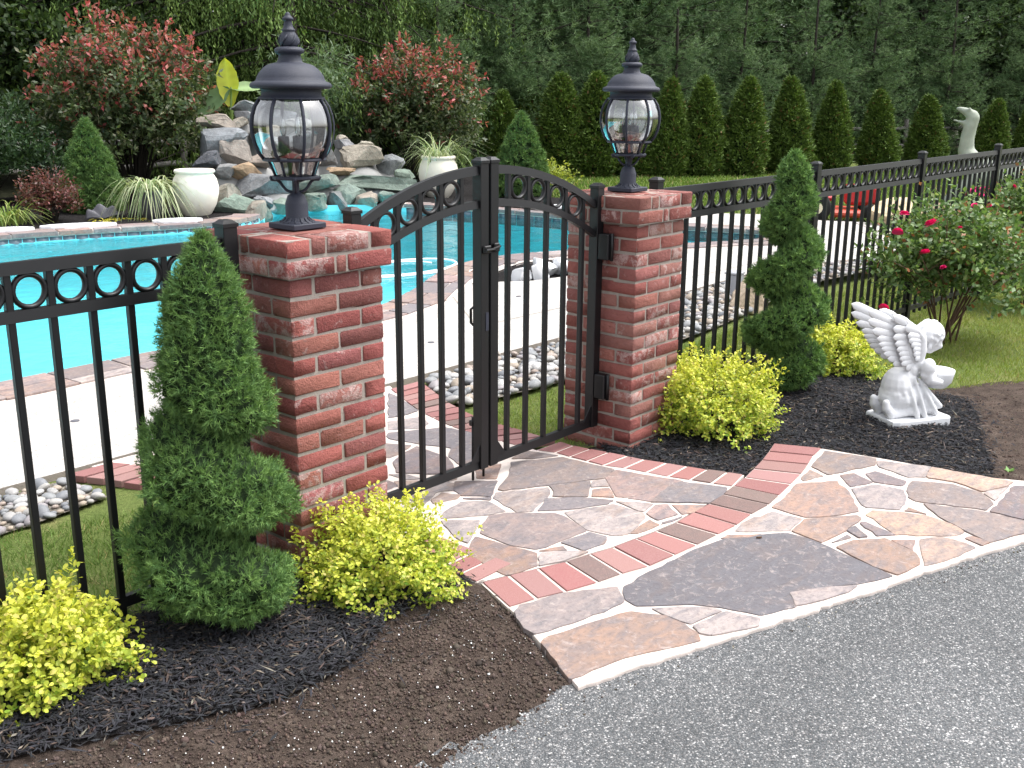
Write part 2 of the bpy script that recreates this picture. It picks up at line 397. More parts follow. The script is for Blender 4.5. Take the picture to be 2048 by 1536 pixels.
def H(x, y):
    x = np.asarray(x, float); y = np.asarray(y, float)
    z = -0.05 + wob(x, y)*0.8 + 0.014*(x < 0.1)
    for mx_, my, r, a in MOUNDS: z = z + a*np.exp(-((x-mx_)**2+(y-my)**2)/(r*r))
    z = z + 0.022*np.clip((y+1.20)/.12, -1, 1)*(y < -.8)*(x < 0) + 0.022*(y >= -.8)*(x < 0)*np.clip((.2-y)/.6, 0, 1)
    s = np.clip((2.0-y)/1.0, 0, 1); z = z - np.clip((x-4.5)*0.03, 0, .35)*s
    return z
def sheet(name, poly, step, zoff=0.0, hf=H):
    """triangulated sheet over a polygon with a height function"""
    P = np.array(poly); x0, y0 = P.min(0); x1, y1 = P.max(0)
    gx, gy = np.meshgrid(np.arange(x0, x1, step), np.arange(y0, y1, step)); g = np.stack([gx.ravel(), gy.ravel()], 1)
    g = g + R.uniform(-.3, .3, g.shape)*step
    g = g[in_poly(g, poly)]
    n = len(poly); bd = []
    for i in range(n):
        a = P[i]; b = P[(i+1) % n]; k = max(1, int(np.linalg.norm(b-a)/step))
        bd += [tuple(a + (b-a)*j/k) for j in range(k)]
    vs = [Vector(q) for q in bd] + [Vector(q) for q in g]
    ed = [(i, (i+1) % len(bd)) for i in range(len(bd))]
    ov, _, of, *_r_ = delaunay_2d_cdt(vs, ed, [], 1, 1e-5)
    V = np.array([(v.x, v.y) for v in ov]); Z = hf(V[:, 0], V[:, 1]) + zoff
    return np_mesh(name, np.column_stack([V, Z]), [np.array([f[:3] for f in of])], True)
def scatter(poly, dens):
    P = np.array(poly); a, b = P.min(0), P.max(0); n = int((b-a).prod()*dens)
    g = R.uniform(a, b, (n, 2)); return g[in_poly(g, poly)]
def project(P):
    d = np.asarray(P) - CAM; z = d @ _fw
    return np.stack([1024 + 2109.3*(d @ _r2)/z, 768 - 2109.3*(d @ _u2)/z, z], 1)
def inview(P, pad=40):
    q = project(P); return (q[:, 2] > 0.1) & (q[:, 0] > -pad) & (q[:, 0] < 2048+pad) & (q[:, 1] > -pad) & (q[:, 1] < 1536+pad)

# ------------------------------------------------------------------ measured layout (metres)
STONES = [('g',[(0.746,0.092),(0.901,0.161),(1.048,0.277),(1.266,0.142),(1.294,-0.141),(1.169,-0.172),(0.958,-0.05),(0.75,0.065)]),('p',[(1.186,-0.174),(1.301,-0.156),(1.38,-0.465),(1.243,-0.466),(1.044,-0.382),(1.028,-0.349)]),('p',[(1.046,-0.399),(1.215,-0.457),(1.232,-0.469),(1.08,-0.492)]),('b',[(1.074,-0.5),(1.28,-0.46),(1.363,-0.472),(1.435,-0.659),(1.33,-0.688),(1.228,-0.688)]),('g',[(0.843,-0.141),(0.896,-0.109),(0.931,-0.052),(1.092,-0.152),(0.94,-0.251)]),('l',[(1.047,-0.199),(1.105,-0.166),(1.156,-0.191),(1.105,-0.247)]),('o',[(1.018,-0.23),(1.079,-0.266),(1.009,-0.343),(0.958,-0.27)]),('b',[(0.672,-0.199),(0.799,-0.138),(0.902,-0.238),(0.974,-0.364),(0.924,-0.368),(0.771,-0.282)]),('l',[(0.656,0.038),(0.709,0.07),(0.906,-0.057),(0.854,-0.108),(0.655,-0.18),(0.602,-0.135)]),('l',[(0.731,-0.295),(0.936,-0.395),(0.937,-0.548),(0.905,-0.574),(0.731,-0.617),(0.673,-0.582),(0.649,-0.473)]),('m',[(0.39,-0.129),(0.493,-0.083),(0.562,-0.118),(0.69,-0.263),(0.687,-0.329),(0.631,-0.473),(0.445,-0.45),(0.365,-0.433),(0.33,-0.336),(0.339,-0.175)]),('b',[(0.48,-0.473),(0.626,-0.499),(0.635,-0.572),(0.581,-0.599),(0.48,-0.582)]),('o',[(0.36,-0.459),(0.448,-0.498),(0.432,-0.528)]),('l',[(0.312,-0.498),(0.353,-0.481),(0.428,-0.547),(0.474,-0.603),(0.348,-0.577),(0.26,-0.541)]),('o',[(0.737,-0.625),(0.896,-0.605),(0.88,-0.662),(0.756,-0.645)]),('p',[(0.954,-0.559),(1.05,-0.538),(1.087,-0.571),(1.027,-0.655),(0.923,-0.63)]),('o',[(1.104,-0.59),(1.197,-0.694),(1.089,-0.696),(1.047,-0.672)]),('b',[(0.897,-0.667),(0.921,-0.66),(1.021,-0.684),(0.995,-0.688)]),('l',[(0.975,-0.386),(1.051,-0.516),(0.962,-0.531),(0.953,-0.516)]),('d',[(0.684,0.298),(0.817,0.167),(0.721,0.111),(0.659,0.067),(0.583,0.166),(0.611,0.234)]),('o',[(0.79,0.263),(0.876,0.354),(0.996,0.301),(0.839,0.192)]),('t',[(0.462,0.226),(0.545,0.248),(0.578,0.175),(0.538,0.158),(0.436,0.188)]),('l',[(0.406,0.089),(0.522,0.108),(0.603,0.034),(0.57,-0.095),(0.502,-0.068),(0.342,0.05)]),('l',[(0.405,0.324),(0.649,0.337),(0.661,0.287),(0.597,0.238),(0.536,0.275),(0.395,0.206)]),('r',[(0.245,-0.211),(0.294,-0.187),(0.314,-0.359),(0.332,-0.46),(0.252,-0.528),(0.151,-0.513),(0.116,-0.491),(0.157,-0.277)]),('l',[(0.32,0.028),(0.421,-0.086),(0.332,-0.136),(0.232,-0.197),(0.243,-0.124)]),('d',[(0.56,0.133),(0.65,0.059),(0.622,0.039)]),('g',[(1.096,0.313),(1.224,0.322),(1.274,0.178),(1.195,0.224)]),('b',[(1.477,1.596),(1.465,1.528),(1.348,1.225),(1.261,1.216),(1.15,1.244)]),('l',[(1.102,1.192),(1.275,1.124),(1.22,1.016),(1.139,0.986),(1.007,1.089)]),('b',[(0.969,1.045),(1.142,0.938),(1.227,0.896),(1.262,0.685),(1.259,0.564),(1.178,0.493),(1.034,0.499),(1.008,0.683),(0.956,0.8),(0.909,0.974)]),('v',[(0.679,0.697),(0.801,0.751),(0.907,0.778),(0.893,0.562),(0.816,0.442),(0.702,0.439),(0.596,0.588)]),('g',[(0.68,0.842),(0.823,0.971),(0.906,0.819),(0.769,0.773),(0.711,0.765)]),('l',[(0.55,0.592),(0.602,0.543),(0.61,0.449),(0.558,0.496)]),('t',[(0.511,0.511),(0.593,0.431),(0.694,0.393),(0.774,0.408),(0.712,0.324),(0.608,0.346),(0.431,0.364)]),('b',[(1.038,0.662),(1.094,0.555),(1.078,0.462),(0.926,0.4),(0.863,0.429),(0.916,0.558)]),('m2',[(-0.072,-0.708),(-0.03,-0.695),(0.135,-0.749),(0.301,-0.858),(0.234,-0.935),(0.207,-0.941),(-0.004,-0.899),(-0.147,-0.856),(-0.141,-0.805)]),('o2',[(-0.177,-0.909),(-0.133,-0.902),(0.032,-0.954),(0.178,-1.002),(0.23,-1.102),(0.227,-1.181),(0.204,-1.245),(0.167,-1.28),(-0.077,-1.157),(-0.289,-1.11),(-0.258,-1.052)]),('s',[(0.25,-0.941),(0.326,-0.88),(0.482,-0.88),(0.804,-0.912),(0.935,-0.941),(1.064,-1.026),(1.15,-1.093),(1.144,-1.238),(1.09,-1.421),(1.049,-1.565),(0.903,-1.497),(0.795,-1.416),(0.681,-1.343),(0.592,-1.406),(0.459,-1.346),(0.421,-1.218),(0.373,-1.13),(0.236,-0.996)]),('l2',[(0.676,-1.352),(0.783,-1.421),(0.885,-1.5),(0.811,-1.497),(0.671,-1.444),(0.6,-1.408)]),('l',[(0.253,-1.048),(0.38,-1.18),(0.391,-1.231),(0.248,-1.199),(0.245,-1.14)]),('l',[(0.238,-1.22),(0.392,-1.25),(0.427,-1.356),(0.376,-1.376),(0.226,-1.293),(0.214,-1.256)]),('l',[(1.041,-0.929),(1.168,-0.917),(1.318,-0.946),(1.331,-1.069),(1.183,-1.086),(1.047,-0.948)]),('o',[(0.934,-0.923),(0.981,-0.932),(1.073,-1.021),(0.984,-0.982)]),('o',[(1.37,-0.922),(1.504,-0.916),(1.691,-0.875),(1.848,-0.995),(1.753,-1.091),(1.569,-1.212),(1.44,-1.144),(1.364,-1.075)]),('o2',[(1.19,-1.103),(1.336,-1.09),(1.515,-1.231),(1.492,-1.259),(1.29,-1.254),(1.163,-1.238)]),('t',[(1.789,-0.853),(1.908,-0.833),(1.869,-0.915),(1.757,-0.878)]),('g',[(1.963,-0.822),(2.212,-0.773),(2.268,-1.004),(2.177,-1.032),(1.909,-0.929)]),('v',[(1.935,-0.977),(2.001,-1.013),(1.947,-1.117),(1.829,-1.07)]),('v',[(2.032,-1.059),(2.094,-1.077),(2.062,-1.227),(1.992,-1.235),(1.961,-1.125)]),('l2',[(1.802,-1.091),(1.919,-1.149),(1.94,-1.264),(1.832,-1.313),(1.709,-1.336),(1.638,-1.223),(1.676,-1.181)]),('l',[(2.249,-1.026),(2.333,-1.244),(2.178,-1.273),(2.126,-1.215),(2.171,-1.067)]),('y',[(2.189,-1.285),(2.326,-1.26),(2.377,-1.599),(2.306,-1.594),(2.161,-1.533),(2.206,-1.407),(2.176,-1.298)]),('g',[(1.982,-1.275),(2.083,-1.258),(2.161,-1.405),(2.137,-1.539),(2.041,-1.616),(1.946,-1.615),(1.852,-1.362),(1.875,-1.319)]),('l',[(2.149,-1.552),(2.307,-1.607),(2.091,-1.613)]),('v',[(1.944,-1.64),(2.326,-1.628),(2.372,-1.705),(2.359,-1.781),(1.986,-1.877),(1.948,-1.772)]),('g',[(1.841,-1.398),(1.913,-1.627),(1.921,-1.779),(1.931,-1.876),(1.904,-1.861),(1.605,-1.738),(1.66,-1.631),(1.737,-1.503)]),('y',[(1.55,-1.262),(1.619,-1.264),(1.68,-1.366),(1.709,-1.446),(1.689,-1.58),(1.64,-1.625),(1.581,-1.608),(1.483,-1.497),(1.434,-1.43)]),('o',[(1.707,-1.366),(1.753,-1.365),(1.731,-1.442)]),('v',[(1.448,-1.279),(1.471,-1.292),(1.43,-1.426),(1.372,-1.375)]),('d',[(1.34,-1.271),(1.402,-1.275),(1.336,-1.35),(1.306,-1.33)]),('g',[(1.186,-1.272),(1.294,-1.285),(1.279,-1.306)]),('o2',[(1.156,-1.309),(1.259,-1.334),(1.359,-1.419),(1.302,-1.554),(1.219,-1.6),(1.075,-1.575),(1.083,-1.486)]),('o',[(1.37,-1.442),(1.428,-1.508),(1.321,-1.541)]),('t',[(1.35,-1.568),(1.446,-1.528),(1.524,-1.576),(1.529,-1.664),(1.514,-1.711),(1.326,-1.667),(1.222,-1.625)]),('o',[(1.58,-1.658),(1.615,-1.675),(1.598,-1.736),(1.555,-1.724)]),('t',[(2.355,-1.794),(2.372,-1.936),(2.271,-1.974),(2.102,-1.945),(1.983,-1.889)])]
FRONT_ROW = [[(0.008,-0.472),(0.116,-0.509),(0.231,-0.552),(0.347,-0.594),(0.462,-0.62),(0.574,-0.652),(0.7,-0.671),(0.818,-0.69),(0.949,-0.704),(1.091,-0.699),(1.219,-0.698),(1.356,-0.686),(1.48,-0.668),(1.614,-0.654),(1.745,-0.628),(1.881,-0.6),(2.018,-0.565),(2.149,-0.526)],[(-0.07,-0.67),(0.043,-0.702),(0.152,-0.746),(0.288,-0.788),(0.403,-0.812),(0.525,-0.851),(0.673,-0.87),(0.812,-0.884),(0.954,-0.893),(1.089,-0.903),(1.238,-0.892),(1.382,-0.896),(1.513,-0.878),(1.675,-0.854),(1.831,-0.829),(1.973,-0.795),(2.105,-0.758),(2.243,-0.739)]]
SIDE_ROW = [[(1.271,0.307),(1.303,0.214),(1.301,0.122),(1.307,0.023),(1.31,-0.07),(1.348,-0.166),(1.369,-0.277),(1.387,-0.383),(1.417,-0.483),(1.444,-0.579),(1.474,-0.671)],[(1.454,0.301),(1.445,0.212),(1.459,0.117),(1.477,0.02),(1.497,-0.078),(1.511,-0.168),(1.541,-0.275),(1.565,-0.374),(1.589,-0.471),(1.62,-0.558),(1.642,-0.635)]]
ROCKS = [(7.846,11.718,1.453,0.332,0.192,'b'),(7.624,11.51,1.307,0.258,0.155,'b'),(7.097,11.394,1.234,0.503,0.184,'t'),(7.42,11.348,1.197,0.187,0.153,'t'),(6.957,11.047,1.004,0.66,0.379,'b'),(6.356,10.584,0.726,0.364,0.206,'d'),(6.969,10.699,0.776,0.392,0.327,'t'),(6.48,10.375,0.591,0.269,0.174,'g'),(6.758,10.294,0.527,0.384,0.272,'o'),(7.235,10.561,0.675,0.297,0.181,'t'),(6.906,10.063,0.374,0.8,0.32,'b'),(6.106,9.866,0.305,0.275,0.229,'t'),(6.189,9.75,0.08,0.475,0.291,'n'),(6.907,9.75,0.119,0.238,0.206,'n'),(6.604,9.75,0.188,0.25,0.187,'b'),(7.57,9.75,0.104,0.246,0.18,'n'),(8.262,9.808,0.126,0.542,0.322,'n'),(8.921,9.808,0.081,0.419,0.262,'b'),(7.929,10.097,0.337,0.555,0.185,'n'),(9.082,10.132,0.294,1.169,0.213,'n'),(8.598,10.364,0.48,0.366,0.105,'o'),(8.578,10.676,0.698,0.246,0.264,'g'),(9.118,10.584,0.611,0.682,0.359,'t'),(9.784,10.491,0.515,0.498,0.313,'b'),(9.499,10.792,0.748,0.404,0.22,'t'),(9.173,10.908,0.843,0.272,0.145,'b'),(9.225,11.047,0.943,0.219,0.091,'t'),(8.114,10.908,0.876,0.554,0.347,'g'),(7.915,10.537,0.63,0.544,0.272,'t'),(7.758,10.862,0.856,0.443,0.238,'b'),(7.769,10.259,0.452,0.436,0.184,'b'),(7.891,11.186,1.076,0.449,0.242,'t'),(8.549,11.302,1.145,0.535,0.214,'g'),(8.26,11.487,1.283,0.46,0.23,'b'),(9.862,10.259,0.342,0.331,0.165,'n')]
ARBS = [(15.18,12.71,1.64),(16.46,12.99,1.86),(15.98,11.73,1.91),(16.54,11.19,1.97),(17.25,10.72,1.87),(17.71,10.06,1.87),(18.38,9.64,1.93),(19.18,9.08,1.99),(20.47,8.5,1.95),(21.81,8.13,1.97),(23.75,7.76,1.76),(25.47,7.2,1.58),(27.84,6.39,1.59),(29.14,5.77,1.53),(30.4,5.22,1.53)]

# ------------------------------------------------------------------ setting: ground, beds, driveway, pool
def struct(name, me, mat, parent=None, kind='structure'):
    o = link(name, me, parent, mat)
    if parent is None: tag(o, kind=kind)
    return o
POOL = [(-7, 3.38), (-2, 3.40), (0.04, 3.41), (1.1, 3.46), (2.4, 3.42), (2.95, 3.42), (3.24, 3.50), (3.58, 3.66), (4.0, 3.90), (4.4, 4.14), (4.85, 4.40), (5.3, 4.57), (5.9, 4.62), (6.4, 4.45), (7.0, 4.2),
        (7.8, 3.85), (8.5, 3.45), (9.1, 3.15), (9.5, 3.12), (9.8, 3.3), (9.82, 3.7), (9.55, 4.4), (9.35, 5.2), (9.28, 6.5), (9.12, 7.6), (8.7, 8.7), (8.35, 9.3), (7.95, 9.72), (7.5, 9.88),
        (7.0, 9.9), (6.5, 9.6), (6.15, 9.2), (5.7, 8.95), (5.1, 8.95), (4.6, 9.12), (3.8, 9.42), (3.0, 9.62), (1, 9.85), (-2, 9.9), (-7, 9.8)]
def resample(poly, step, closed=True):
    P = np.array(poly, float); Q = np.vstack([P, P[:1]]) if closed else P
    s = np.concatenate([[0], np.cumsum(np.linalg.norm(np.diff(Q, axis=0), axis=1))])
    t = np.arange(0, s[-1], step)
    return np.column_stack([np.interp(t, s, Q[:, 0]), np.interp(t, s, Q[:, 1])])
def smooth_poly(P, it=3):
    P = np.array(P)
    for _ in range(it): P = 0.5*P + 0.25*(np.roll(P, 1, 0) + np.roll(P, -1, 0))
    return P
POOLS = smooth_poly(resample(POOL, 0.18), 4)
def normals2(P):
    t = unit(np.roll(P, -1, 0) - np.roll(P, 1, 0)); return np.column_stack([t[:, 1], -t[:, 0]])   # outward for a counter-clockwise outline
PN = normals2(POOLS)
Z_WATER, Z_COPE = -0.05, 0.02
def cope_z(y): return Z_COPE + 0.05*np.clip((y-5.0)/4.0, 0, 1)

def poly_face_mesh(name, poly, z, holes=()):
    vs = [Vector(q) for q in poly]; ed = [(i, (i+1) % len(poly)) for i in range(len(poly))]
    for h in holes:
        k = len(vs); vs += [Vector(q) for q in h]; ed += [(k+i, k+(i+1) % len(h)) for i in range(len(h))]
    ov, _, of, *_x = delaunay_2d_cdt(vs, ed, [], 1, 1e-5)
    V = np.array([(v.x, v.y) for v in ov]); F = np.array([f[:3] for f in of])
    if holes:
        cen = V[F].mean(1); keep = np.ones(len(F), bool)
        for h in holes: keep &= ~in_poly(cen, h)
        F = F[keep]
    zz = z(V[:, 0], V[:, 1]) if callable(z) else np.full(len(V), z)
    return np_mesh(name, np.column_stack([V, zz]), [F])

# far ground: four sheets round the pool, one mesh
def far_ground():
    X0, X1, Y0, Y1, B = -6.8, 9.6, 3.2, 9.7, 160.0
    bm = bmesh.new()
    hole = [tuple(q) for q in (POOLS + PN*0.12)]
    me = poly_face_mesh('ground', [(-B, 1.9), (B, 1.9), (B, B), (-B, B)], -0.075, [hole])
    return me
struct('ground', far_ground(), MAT['lawn_soil'])
LAWN_F = [(-B_, y_) for B_, y_ in ((40, 1.95),)] + [(-40, -0.35), (-3.2, -0.35), (-3.2, .12), (-.45, .12), (.0, .2), (1.6, .2), (1.75, .12), (3.86, .1), (3.9, -.35), (3.85, -.78), (4.1, -1.0), (5.0, -1.7), (8, -4.2), (14, -9), (40, -30), (40, 1.95)]
lawn = struct('lawn', sheet('lawn', [(-5, 1.95), (-5, .13), (-.45, .13), (.0, .22), (1.6, .22), (1.75, .13), (3.86, .1), (3.9, -.35), (3.85, -.78), (4.2, -1.0), (5.2, -1.7), (8, -3.9), (14, -8.4), (14, 1.95)], 0.09, 0.0), MAT['lawn_soil'])
struct('lawn_beyond', poly_face_mesh('lawn_beyond', [(13.9, -8.4), (90, -60), (90, 1.96), (13.9, 1.96)], lambda x, y: H(x*0+13.9, y)*0.7-0.07), MAT['lawn_soil'])
# driveway
struct('driveway', poly_face_mesh('driveway', [(-60, -1.0), (-1.6, -1.08), (-.25, -1.02), (.6, -1.28), (2.5, -1.9), (4.6, -2.55), (9, -5.0), (40, -28), (40, -60), (-60, -60)], -0.018), MAT['asphalt'])
# soil and mulch
soil_l = [(-6, .15), (-6, -1.09), (-1.6, -1.10), (-.85, -1.13), (-.5, -1.16), (-.30, -1.13), (-.28, -1.05), (-.02, -.60), (.03, -.45), (.0, -.3), (.1, .1), (-.4, .2)]
struct('soil_bed', sheet('soil_bed', soil_l, 0.03, 0.0), MAT['soil'])
soil_r = [(2.15, -.55), (2.22, -.72), (2.36, -1.3), (2.5, -1.95), (4.0, -2.45), (5.4, -1.8), (4.3, -.95), (3.85, -.7), (3.4, -.6)]
struct('soil_bed_right', sheet('soil_bed_right', soil_r, 0.035, 0.004), MAT['soil'])
mul_l = [(-6, .15), (-6, -.18), (-2.2, -.17), (-1.6, -.25), (-1.45, -.33), (-1.21, -.43), (-.94, -.55), (-.68, -.55), (-.4, -.43), (-.2, -.44), (-.05, -.46), (.0, -.3), (.1, .1), (-.4, .2)]
mul_r = [(1.60, .16), (1.47, -.1), (1.56, -.47), (1.62, -.68), (2.0, -.60), (2.15, -.50), (2.24, -.72), (2.31, -1.0), (2.36, -1.3), (2.42, -1.5), (2.66, -1.44), (3.0, -1.28), (3.45, -1.12), (3.72, -.98), (3.82, -.6), (3.88, -.3), (3.86, .18)]
struct('mulch_bed', sheet('mulch_bed', mul_l, 0.03, 0.012), MAT['mulch'])
struct('mulch_bed_right', sheet('mulch_bed_right', mul_r, 0.03, 0.014), MAT['mulch'])

def chips(name, poly, dens, edge=0.05):
    g = scatter(poly, dens)
    far = R.random(len(g)) < .2
    g = g + R.normal(0, edge*.4, g.shape) + far[:, None]*R.normal(0, .10, g.shape); n = len(g)
    z = H(g[:, 0], g[:, 1]) + 0.016 + R.uniform(0, .012, n)
    c = np.column_stack([g, z]); az = R.uniform(0, 6.283, n); tl = R.normal(0, .28, n)
    d = np.column_stack([np.cos(az)*np.cos(tl), np.sin(az)*np.cos(tl), np.sin(tl)]); sd_ = unit(np.cross(d, np.array([0, 0, 1.0]) + R.normal(0, .35, (n, 3))))
    up = np.cross(sd_, d)
    L = (R.uniform(.008, .026, n)*np.where(R.random(n) < .08, 1.7, 1))[:, None]; W = R.uniform(.0016, .0045, n)[:, None]; T = R.uniform(.0012, .003, n)[:, None]
    V = np.stack([c - d*L, c + sd_*W, c + d*L, c - sd_*W, c + up*T*1.5], 1).reshape(-1, 3)
    i = np.arange(n)[:, None]*5
    F = np.concatenate([i + np.array([q]) for q in ([0, 1, 4], [1, 2, 4], [2, 3, 4], [3, 0, 4])])
    k = R.random(n)
    col = np.where(k[:, None] < .86, vary((0.020, 0.0205, 0.024), n, .5, .05), np.where(k[:, None] < .965, vary((0.05, 0.037, 0.03), n, .4), vary((0.14, 0.115, 0.095), n, .4)))
    o = link(name, np_mesh(name, V, [F], False, np.repeat(col, 5, 0)), None, MAT['chip'])
    return o
tag(chips('mulch_chips', [(-2.2, .15), (-2.2, -.17), *mul_l[3:]], 15000), 'shredded black bark mulch around the left evergreen and yellow shrubs', 'mulch', kind='stuff')
tag(chips('mulch_chips', mul_r, 9000), 'shredded black bark mulch round the kneeling statue bed', 'mulch', kind='stuff')
def crumbs(name, poly, dens, cols, r0, r1, zo=0.002, zf=H):
    g = scatter(poly, dens); n = len(g); z = zf(g[:, 0], g[:, 1]) + zo
    r = R.uniform(r0, r1, n)*np.where(R.random(n) < .06, 1.8, 1)
    base = np.array([(1, 0, 0), (-1, 0, 0), (0, 1, 0), (0, -1, 0), (0, 0, 1), (0, 0, -1.0)])
    V = (np.column_stack([g, z])[:, None, :] + base[None]*r[:, None, None]*R.uniform(.5, 1.3, (n, 6, 1))).reshape(-1, 3)
    i = np.arange(n)[:, None]*6
    F = np.concatenate([i + np.array([q]) for q in ([0, 2, 4], [2, 1, 4], [1, 3, 4], [3, 0, 4], [2, 0, 5], [1, 2, 5], [3, 1, 5], [0, 3, 5])])
    return link(name, np_mesh(name, V, [F], False, np.repeat(cols(n), 6, 0)), None, MAT['chip'])
soil_vis = [(-1.75, -.25), (-1.21, -.43), (-.94, -.55), (-.68, -.55), (-.4, -.43), (-.03, -.5), (-.07, -.68), (-.3, -1.1), (-.5, -1.15), (-1.75, -1.1)]
tag(crumbs('soil_crumbs', soil_vis, 9000, lambda n: vary((0.068, 0.05, 0.041), n, .5), .0015, .0065), 'loose brown soil crumbs in front of the mulch', 'soil', kind='stuff')
tag(crumbs('soil_clods', soil_vis, 420, lambda n: vary((0.06, 0.045, 0.037), n, .5), .004, .011), 'larger brown soil clods scattered along the driveway edge', 'soil', kind='stuff')
tag(crumbs('fertiliser_grains', soil_vis + [(-1.75, -.2)], 330, lambda n: vary((0.75, 0.74, 0.72), n, .12, .02), .0014, .0032, .004), 'tiny white grains sprinkled over the brown soil', 'fertiliser', kind='stuff')
tag(crumbs('soil_crumbs', [(2.3, -1.0), (2.6, -1.0), (2.95, -1.22), (3.45, -1.12), (3.8, -.9), (4.4, -1.2), (3.6, -1.9), (2.5, -1.6)], 3500, lambda n: vary((0.06, 0.042, 0.034), n, .5), .002, .009), 'loose brown soil crumbs beside the right end of the apron', 'soil', kind='stuff')

tag(crumbs('edge_grit', [(-.3, -1.17), (.5, -1.44), (1.45, -1.75), (2.2, -2.03), (2.15, -2.13), (1.4, -1.81), (.5, -1.49), (-.1, -1.27), (-.75, -1.22), (-.9, -1.12), (-.5, -1.15)], 1500, lambda n: np.where(R.random((n, 1)) < .6, vary((0.09, 0.075, 0.06), n, .5), vary((0.4, 0.37, 0.33), n, .3)), .0015, .0045, .001, lambda x, y: np.full(len(x), -.018)), 'grit and soil crumbs washed along the edge of the asphalt', 'grit', kind='stuff')
# grass blades
def grass(name, polys, label, ln=(.03, .06), pal=((0.13, 0.22, 0.035), (0.27, 0.31, 0.09))):
    f = Fol()
    for poly, dens, wd in polys:
        g = scatter(poly, dens); keep = inview(np.column_stack([g, np.zeros(len(g))]), 450); g = g[keep]; n = len(g)
        z = H(g[:, 0], g[:, 1]) if g[:, 1].max() < 2.1 else np.full(n, -0.075)
        patch = 0.5 + 0.5*np.sin(g[:, 0]*3.1 + np.sin(g[:, 1]*4))*np.cos(g[:, 1]*2.7 + g[:, 0])
        d = unit(np.column_stack([R.normal(0, .55, (n, 2)), np.ones(n)]))
        c = mixcol(pal[0], pal[1], np.clip(R.random(n)*.55 + patch*.45, 0, 1))*(1 + R.uniform(-.3, .3, (n, 1)))
        dead = R.random(n) < 0.06
        c[dead] = vary((0.33, 0.27, 0.13), int(dead.sum()), .2)
        f.needles(np.column_stack([g, z - .004]), d, R.uniform(*ln, n), wd, c)
    o = link(name, f.mesh(name), None, MAT['grass']); tag(o, label, 'grass', kind='stuff'); return o
grass('grass_blades', [([(3.92, .2), (3.95, -.3), (3.9, -.75), (4.4, -1.1), (8.6, -4.0), (12, -1), (12, 1.2), (7.4, 1.35), (4.6, 1.05), (3.2, .95), (1.95, .45)], 3300, .006)], 'bright mown grass beyond the right mulch bed and behind the right fence', (.025, .055), ((0.13, 0.20, 0.03), (0.29, 0.31, 0.09)))
grass('grass_blades', [([(1.52, .3), (1.55, .95), (1.75, 1.1), (2.5, 1.02), (4.6, 1.06), (4.6, .2), (1.8, .2)], 5200, .005)], 'grass strip seen through the gate bars beside the brick edging', (.02, .05))
grass('grass_blades', [([(-1.9, .2), (-.42, .25), (-.3, .8), (-.36, 1.1), (-.8, 1.27), (-1.9, 1.27)], 6500, .004)], 'patch of grass behind the left fence and evergreen', (.025, .05), ((0.08, 0.16, 0.03), (0.17, 0.24, 0.065)))
grass('grass_blades', [([(9.9, 5.8), (12.1, 5.4), (12.3, 2.2), (16, 2.0), (26, 6.5), (19, 9.0), (15.5, 12), (12.5, 10)], 330, .03)], 'far lawn between the pool deck and the arborvitae row', (.05, .1), ((0.07, 0.14, 0.02), (0.16, 0.22, 0.05)))

# walkway and apron: mortar bed, flagstones, brick rows
PAL = {'g': (0.30, 0.265, 0.24), 'b': (0.25, 0.255, 0.27), 'l': (0.43, 0.42, 0.40), 'l2': (0.36, 0.35, 0.34), 'd': (0.19, 0.18, 0.19), 'o': (0.43, 0.305, 0.23), 'o2': (0.385, 0.285, 0.215),
       't': (0.42, 0.34, 0.27), 'p': (0.42, 0.33, 0.30), 's': (0.125, 0.135, 0.155), 'y': (0.55, 0.42, 0.30), 'v': (0.25, 0.215, 0.22), 'm': (0.33, 0.285, 0.265), 'm2': (0.33, 0.31, 0.30), 'r': (0.31, 0.225, 0.18),
       'n': (0.29, 0.35, 0.28)}
PAL = {k: tuple((c*.85+sum(v)/3*.15)*(.66 if k in 'lyl2' else .62)*m_ for c, m_ in zip(v, (1.12, .97, .95))) for k, v in PAL.items()}
apron = [(-.08, -.70), (-.17, -.88), (-.31, -1.155), (-.1, -1.215), (0.1, -1.285), (.28, -1.355), (.5, -1.43), (.72, -1.50), (.9, -1.565), (1.1, -1.62), (1.3, -1.69), (1.45, -1.735), (1.78, -1.865), (2.2, -2.02), (2.75, -2.2), (2.95, -2.0), (2.5, -1.75), (2.38, -1.5), (2.30, -1.0), (2.25, -.735)]
walk = [(1.27, .45), (1.26, .75), (1.38, 1.3), (1.6, 1.72), (-.3, 1.72), (-.25, 1.45), (-.1, 1.2), (.02, .9), (.04, .45), (.02, 0), (.0, -.45)]
front_in = FRONT_ROW[0]; front_out = FRONT_ROW[1]
mortar_poly = walk[::-1]  # built as separate sheets below
path = empty('path', (0, 0, 0)); tag(path, kind='structure')
